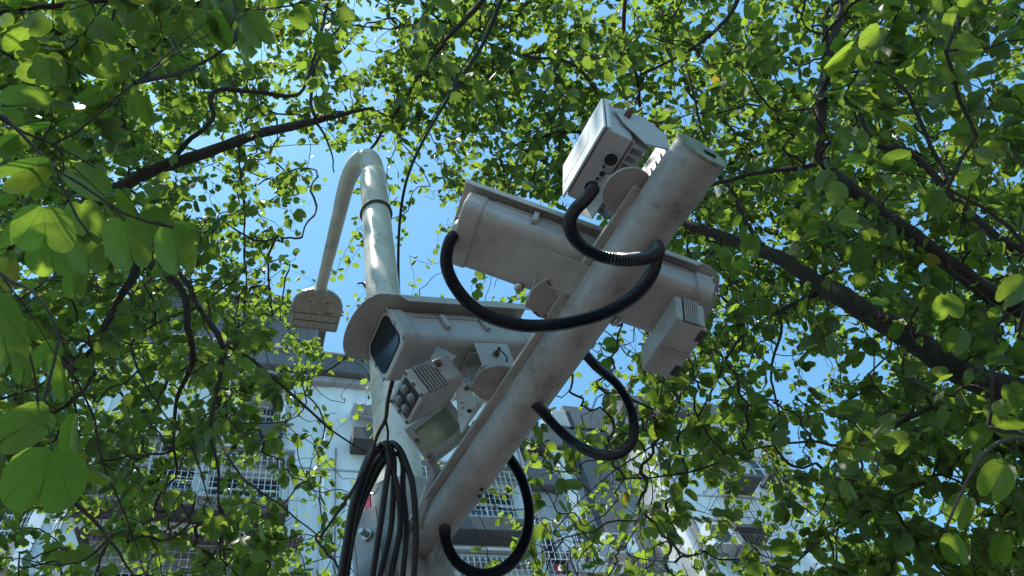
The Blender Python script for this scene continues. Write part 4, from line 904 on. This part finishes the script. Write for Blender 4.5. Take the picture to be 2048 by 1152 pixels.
def hides_limb(P):
    q = proj(P); d = np.hypot(q[:, None, 0]-limb_main[None, :, 0], q[:, None, 1]-limb_main[None, :, 1])
    return ((d < limb_main[None, :, 3]) & (q[:, 2][:, None] < limb_main[None, :, 2]+.1)).any(1)
tips, tz = [], []
LPT = 6.0
fine = {}
for r in range(-5, 11):
    for c in range(-3, 19):
        inside = 0 <= r <= 8 and 0 <= c <= 15
        cov = cell(COV, c, r) if r >= 0 else .72
        if r > 9 or c < -2 or c > 17: cov *= .6
        tau = -math.log(1-min(cov, .975))*((1.75 if cov > .79 else 1.25) if inside else (.95 if c < 10 else 2.0)); mf = cell(MIDF, c, r)
        for sx in range(2):
            for sy in range(2):
                g_ = rng.lognormal(-.10, .45)
                for zlo, zhi, fr_, la in ((5.6, 9.0, 1-mf, .0021), (2.9, 5.2, mf, .0024)):
                    if r < 0 and zlo < 3 and r < -2: continue
                    zm = (zlo+zhi)/2; nl = tau*g_*fr_*4096*.9/(la*(F/zm)**2)/LPT
                    n = rng.poisson(nl)
                    for _ in range(n):
                        px = (c+(sx+rng.random())/2)*128; py = (r+(sy+rng.random())/2)*128; z = rng.uniform(zlo, zhi)
                        tips.append((px, py, z))
for _ in range(230): tips.append((rng.uniform(-350, 480), rng.uniform(-750, 150), rng.uniform(1.9, 3.0)))  # added leaf clusters, mostly above the view, to dapple the near left leaves
for _ in range(260): tips.append((rng.uniform(1650, 2350), rng.uniform(-500, 1000), rng.uniform(2.2, 3.4)))
nleafy = len(tips)
for _ in range(1900):
    c, r = rng.uniform(-1, 17), rng.uniform(-.5, 9.5)
    if rng.random() > (.25 if r < 4 else 1.0)*(1.0 if c < 6 or 8 < c < 12.5 else .5): continue
    tips.append((c*128, r*128, rng.uniform(2.5, 4.2) if r > 4 else rng.uniform(3.5, 6)))
tips = np.array(tips); bare = np.arange(len(tips)) >= nleafy; TP = np.array([W(*q) for q in tips])
keep = (TP[:, 2] > 3.0) & ~blocked(TP) & (TP[:, 2] < 12); TP = TP[keep]; tips = tips[keep]; bare = bare[keep]
# the lower part of the view looks past the crowns at the facade: keep foliage in front of the wall
dist = (TP-Q0)@ND; TP = TP[dist > 1.0]; bare = bare[dist > 1.0]
N = len(TP); nodes = np.array(nodes); n0 = len(nodes); ntree = list(ntree)
allp = np.vstack([nodes, TP]); plen = np.zeros(len(allp)); par = -np.ones(len(allp), int); tr = np.r_[ntree, np.zeros(N, int)].astype(int)
D = np.full(N, 1e9); S = np.zeros(N, int)
for i in range(0, n0):
    d = np.linalg.norm(TP-nodes[i], axis=1); b = d < D; D[b] = d[b]; S[b] = i
done = np.zeros(N, bool); order = []
for it in range(N):
    j = int(np.argmin(np.where(done, 1e9, D))); done[j] = True; g_ = n0+j; par[g_] = S[j]; tr[g_] = tr[S[j]]
    plen[g_] = plen[S[j]]+np.linalg.norm(TP[j]-allp[S[j]]); order.append(g_)
    d = np.linalg.norm(TP-TP[j], axis=1)+.22*plen[g_]; b = (d < D) & ~done; D[b] = d[b]; S[b] = g_
desc = np.ones(len(allp))
for g_ in reversed(order): desc[par[g_]] += desc[g_]
twigs = {k: MB() for k in TR}; LP, LM, LT = [], [], []
for g_ in order:
    a, b = allp[par[g_]], allp[g_]; L = np.linalg.norm(b-a)
    if L < 1e-4: continue
    w = np.cross((b-a)/L, rng.normal(0, 1, 3)); n = 5
    t = np.linspace(0, 1, n+1)[:, None]; P = a+(b-a)*t+np.sin(t*math.pi)*w*L*.13+rng.normal(0, .012, (n+1, 3))*np.sin(t*math.pi)*min(1, L*3)*(2.2 if bare[g_-n0] else 1)
    P += UP*np.sin(t*math.pi)*L*.06
    if bare[g_-n0]:
        w2 = np.cross((b-a)/L, w); w2 /= np.linalg.norm(w2)+1e-9
        C_ = np.array([a, a+(b-a)*.33+w*L*.10+w2*L*rng.normal(0, .06), a+(b-a)*.68-w*L*rng.uniform(-.06, .1)+w2*L*.07, b]); P = spline(C_, 4)[np.linspace(0, 12, n+1).astype(int)]
    if L > .25 and blocked(P[1:-1]).any(): continue
    r1 = .0014*min(desc[g_], 60)**.42; r0 = r1*1.25
    twigs[tr[g_]].tube(P, np.linspace(r0, max(r1, .0011), n+1), 4, caps=False)
    # leaves alternate along the outer part of the twig
    nl = 0 if bare[g_-n0] else rng.poisson(LPT); span = min(L, .34)
    for i in range(nl):
        f = 1-span/L*(i+.3*rng.random())/max(nl, 1); f = max(0, min(1, f)); p = np.array([np.interp(f, t[:, 0], P[:, q]) for q in range(3)])
        az = rng.random()*2*math.pi; od = np.array([math.cos(az), math.sin(az), 0])
        LP.append(p+od*.03+UP*rng.normal(0, .02)); LM.append(od*rng.uniform(.35, 1)-UP*rng.uniform(.1, 1.1)+(b-a)/L*.35); LT.append(tr[g_])
        if rng.random() < .5: twigs[tr[g_]].tube([p, LP[-1]], .0008, 3, caps=False)
LP = np.array(LP); LM = np.array(LM); LT = np.array(LT); nL = len(LP)
ok = ~blocked(LP+LM/np.linalg.norm(LM, axis=1)[:, None]*.04) & ~(hides_limb(LP+LM/np.linalg.norm(LM, axis=1)[:, None]*.04) & (rng.random(nL) < .9)); LP, LM, LT = LP[ok], LM[ok], LT[ok]; nL = len(LP)
LN = np.array([0, 0, 1.0])+rng.normal(0, .55, (nL, 3)); B = basis(LM, LN)
size = rng.triangular(.042, .066, .094, nL); asp = rng.uniform(.78, 1.08, nL); rnd = rng.random(nL)
# near leaves on the lowest twigs: base, tip, width (px), how much the blade is turned out of the view
NEAR = [(88, 415, 92, 500, 118, .1, 0), (98, 488, 110, 552, 80, .3, 0), (163, 408, 186, 484, 84, .2, 0), (165, 474, 186, 552, 76, .25, 0), (248, 443, 272, 545, 98, .15, 0),
 (345, 458, 366, 552, 86, .1, 0), (343, 463, 398, 462, 52, .5, 0), (252, 382, 288, 452, 46, .5, 0), (285, 425, 342, 478, 62, .5, 0), (205, 388, 135, 332, 62, .4, 0),
 (200, 388, 266, 376, 16, .8, 0), (134, 278, 188, 312, 30, .8, 0), (100, 322, 0, 360, 92, .2, 0), (228, 162, 225, 106, 56, .1, 0), (212, 152, 152, 118, 15, .7, 0),
 (176, 212, 108, 200, 30, .6, 0), (160, 205, 208, 178, 30, .5, 0), (203, 260, 250, 254, 44, .2, 0), (272, 182, 262, 242, 28, .6, 0), (290, 194, 308, 256, 46, .2, 0),
 (360, 34, 386, 92, 48, .2, 0), (424, 34, 458, 108, 62, .15, 0), (492, 30, 532, 96, 60, .15, 0), (426, 100, 446, 148, 46, .3, 0), (650, 66, 650, 108, 48, .3, 0),
 (104, 902, 70, 1030, 140, .08, 0), (168, 928, 234, 962, 56, .3, 0), (-10, 600, 24, 750, 100, .15, 0), (20, 640, 72, 690, 56, .3, 0), (112, 688, 76, 742, 50, .4, 0),
 (112, 714, 138, 805, 20, .6, 0), (98, 824, -10, 890, 78, .2, 0), (-10, 800, 60, 815, 40, .4, 0), (50, 696, 46, 772, 32, .5, 0), (155, 832, 156, 932, 20, .6, 0),
 (100, 208, -6, 212, 56, .3, 0), (60, 255, -10, 300, 60, .3, 0), (110, 250, 40, 275, 46, .3, 0), (60, 60, 20, 110, 60, .2, 0), (95, 110, 110, 175, 60, .2, 0), (40, 130, 100, 150, 56, .3, 0),
 (190, 50, 250, 85, 50, .3, 0), (62, 445, 20, 500, 60, .3, 0), (70, 340, 60, 400, 50, .3, 0), (155, 535, 150, 600, 46, .3, 0), (20, 520, 0, 580, 60, .3, 0), (250, 100, 240, 150, 40, .3, 0),
 (585, 20, 622, 50, 40, .4, 0), (305, 30, 330, 80, 44, .3, 0), (140, 20, 170, 70, 44, .3, 0),
 (2010, 930, 1975, 1000, 66, .3, 1), (1935, 995, 1908, 1055, 54, .3, 1), (1905, 1070, 1920, 1130, 50, .3, 1), (2010, 1070, 2000, 1130, 56, .3, 1), (1890, 590, 1900, 640, 62, .2, 1), (1860, 575, 1850, 615, 50, .3, 1),
 (2040, 860, 1985, 850, 60, .4, 1), (2020, 770, 2048, 830, 44, .4, 1), (1700, 95, 1642, 145, 52, .3, 1), (1760, 60, 1725, 108, 52, .3, 1),
 (1648, 118, 1688, 152, 46, .3, 1), (1715, 100, 1712, 140, 50, .3, 1), (2048, 560, 2000, 610, 50, .3, 1), (1975, 860, 1935, 900, 60, .3, 1), (1230, 300, 1240, 352, 26, .4, 2), (960, 165, 975, 212, 30, .3, 2),
 (1830, 130, 1790, 160, 44, .3, 1), (1950, 250, 1900, 280, 56, .3, 1), (1960, 290, 2010, 300, 50, .3, 1), (1870, 380, 1850, 430, 52, .3, 1), (1920, 660, 1900, 710, 50, .3, 1), (1505, 470, 1500, 520, 44, .3, 1), (1720, 500, 1725, 545, 44, .3, 1)]
nP, nB_, nS, nA, nT = [], [], [], [], []
stalk = {0: MB(), 1: MB(), 2: MB()}
for bx, by, tx, ty, w, turn, k in NEAR:
    lp = math.hypot(tx-bx, ty-by); real = max(lp, w*.95); z = .094*F/real; b = W(bx, by, z); t = W(tx, ty, z*1.0)
    mid = t-b; f_ = 1; view = (b-CAM)/np.linalg.norm(b-CAM)
    short = lp/real                                    # a foreshortened blade leans away from the eye
    mid = mid/np.linalg.norm(mid)*short+view*math.sqrt(max(0, 1-short**2))*.9
    nn_ = -view+np.cross(view, mid)*rng.normal(0, 1)*turn*.9
    nP.append(b); nB_.append(basis(mid[None], nn_[None])[0]); nS.append(.094*1.0); nA.append(min(1.15, max(.35, w/real*1.02))); nT.append(k)
    node = nodes[np.array(ntree) == k]; dd = np.linalg.norm(node-b, axis=1); j = int(np.argmin(dd)); c_ = node[j]
    if dd[j] < .55:
        P = spline([c_, (c_+b)/2+UP*.015+rng.normal(0, .006, 3), b], 4); stalk[k].tube(P, np.linspace(.0018, .0009, len(P)), 5)
nP, nB_, nS, nA, nT = map(np.array, (nP, nB_, nS, nA, nT))
q = proj(LP); pxs = size*F/q[:, 2]; infr = (q[:, 0] > -15) & (q[:, 0] < 2063) & (q[:, 1] > -15) & (q[:, 1] < 1167)
BUD = 300
for k in TR:
    t = trees[k]; I = np.where(LT == k)[0]; near = np.where(nT == k)[0]; nb = BUD-len(near)-2
    face = np.abs((B[I][:, :, 2]*((LP[I]-CAM)/np.linalg.norm(LP[I]-CAM, axis=1)[:, None])).sum(1))
    sc_ = pxs[I]*infr[I]*(.4+.6*face); pick = I[np.argsort(-sc_)[:nb]]; rest = np.setdiff1d(I, pick)
    tm = np.array(t.location)
    def put(P_, B_, s_, a_):
        o = bpy.data.objects.new('leaf', LEAFMESH[rng.integers(len(LEAFMESH))]); col.objects.link(o); o.parent = t
        Mx = np.eye(4); Mx[:3, :3] = B_@np.diag([a_*s_, s_, s_]); Mx[:3, 3] = P_-tm; o.matrix_local = Matrix(Mx.tolist())
    for i in near: put(nP[i], nB_[i], nS[i], nA[i])
    for i in pick: put(LP[i], B[i], size[i], asp[i])
    stuff_leaves('foliage', LP[rest], B[rest], size[rest], asp[rest], rng.integers(0, len(TPL0), nL)[rest], 'leaf', t, rnd[rest])
    tag(twigs[k].build('twigs', 'twig', t, smooth=True), kind='stuff')
    if stalk[k].v: tag(stalk[k].build('leaf_stalks', 'twig', t, smooth=True), kind='stuff')
print('tips', N, 'leaves', nL, 'per tree', [int((LT == k).sum()) for k in TR])
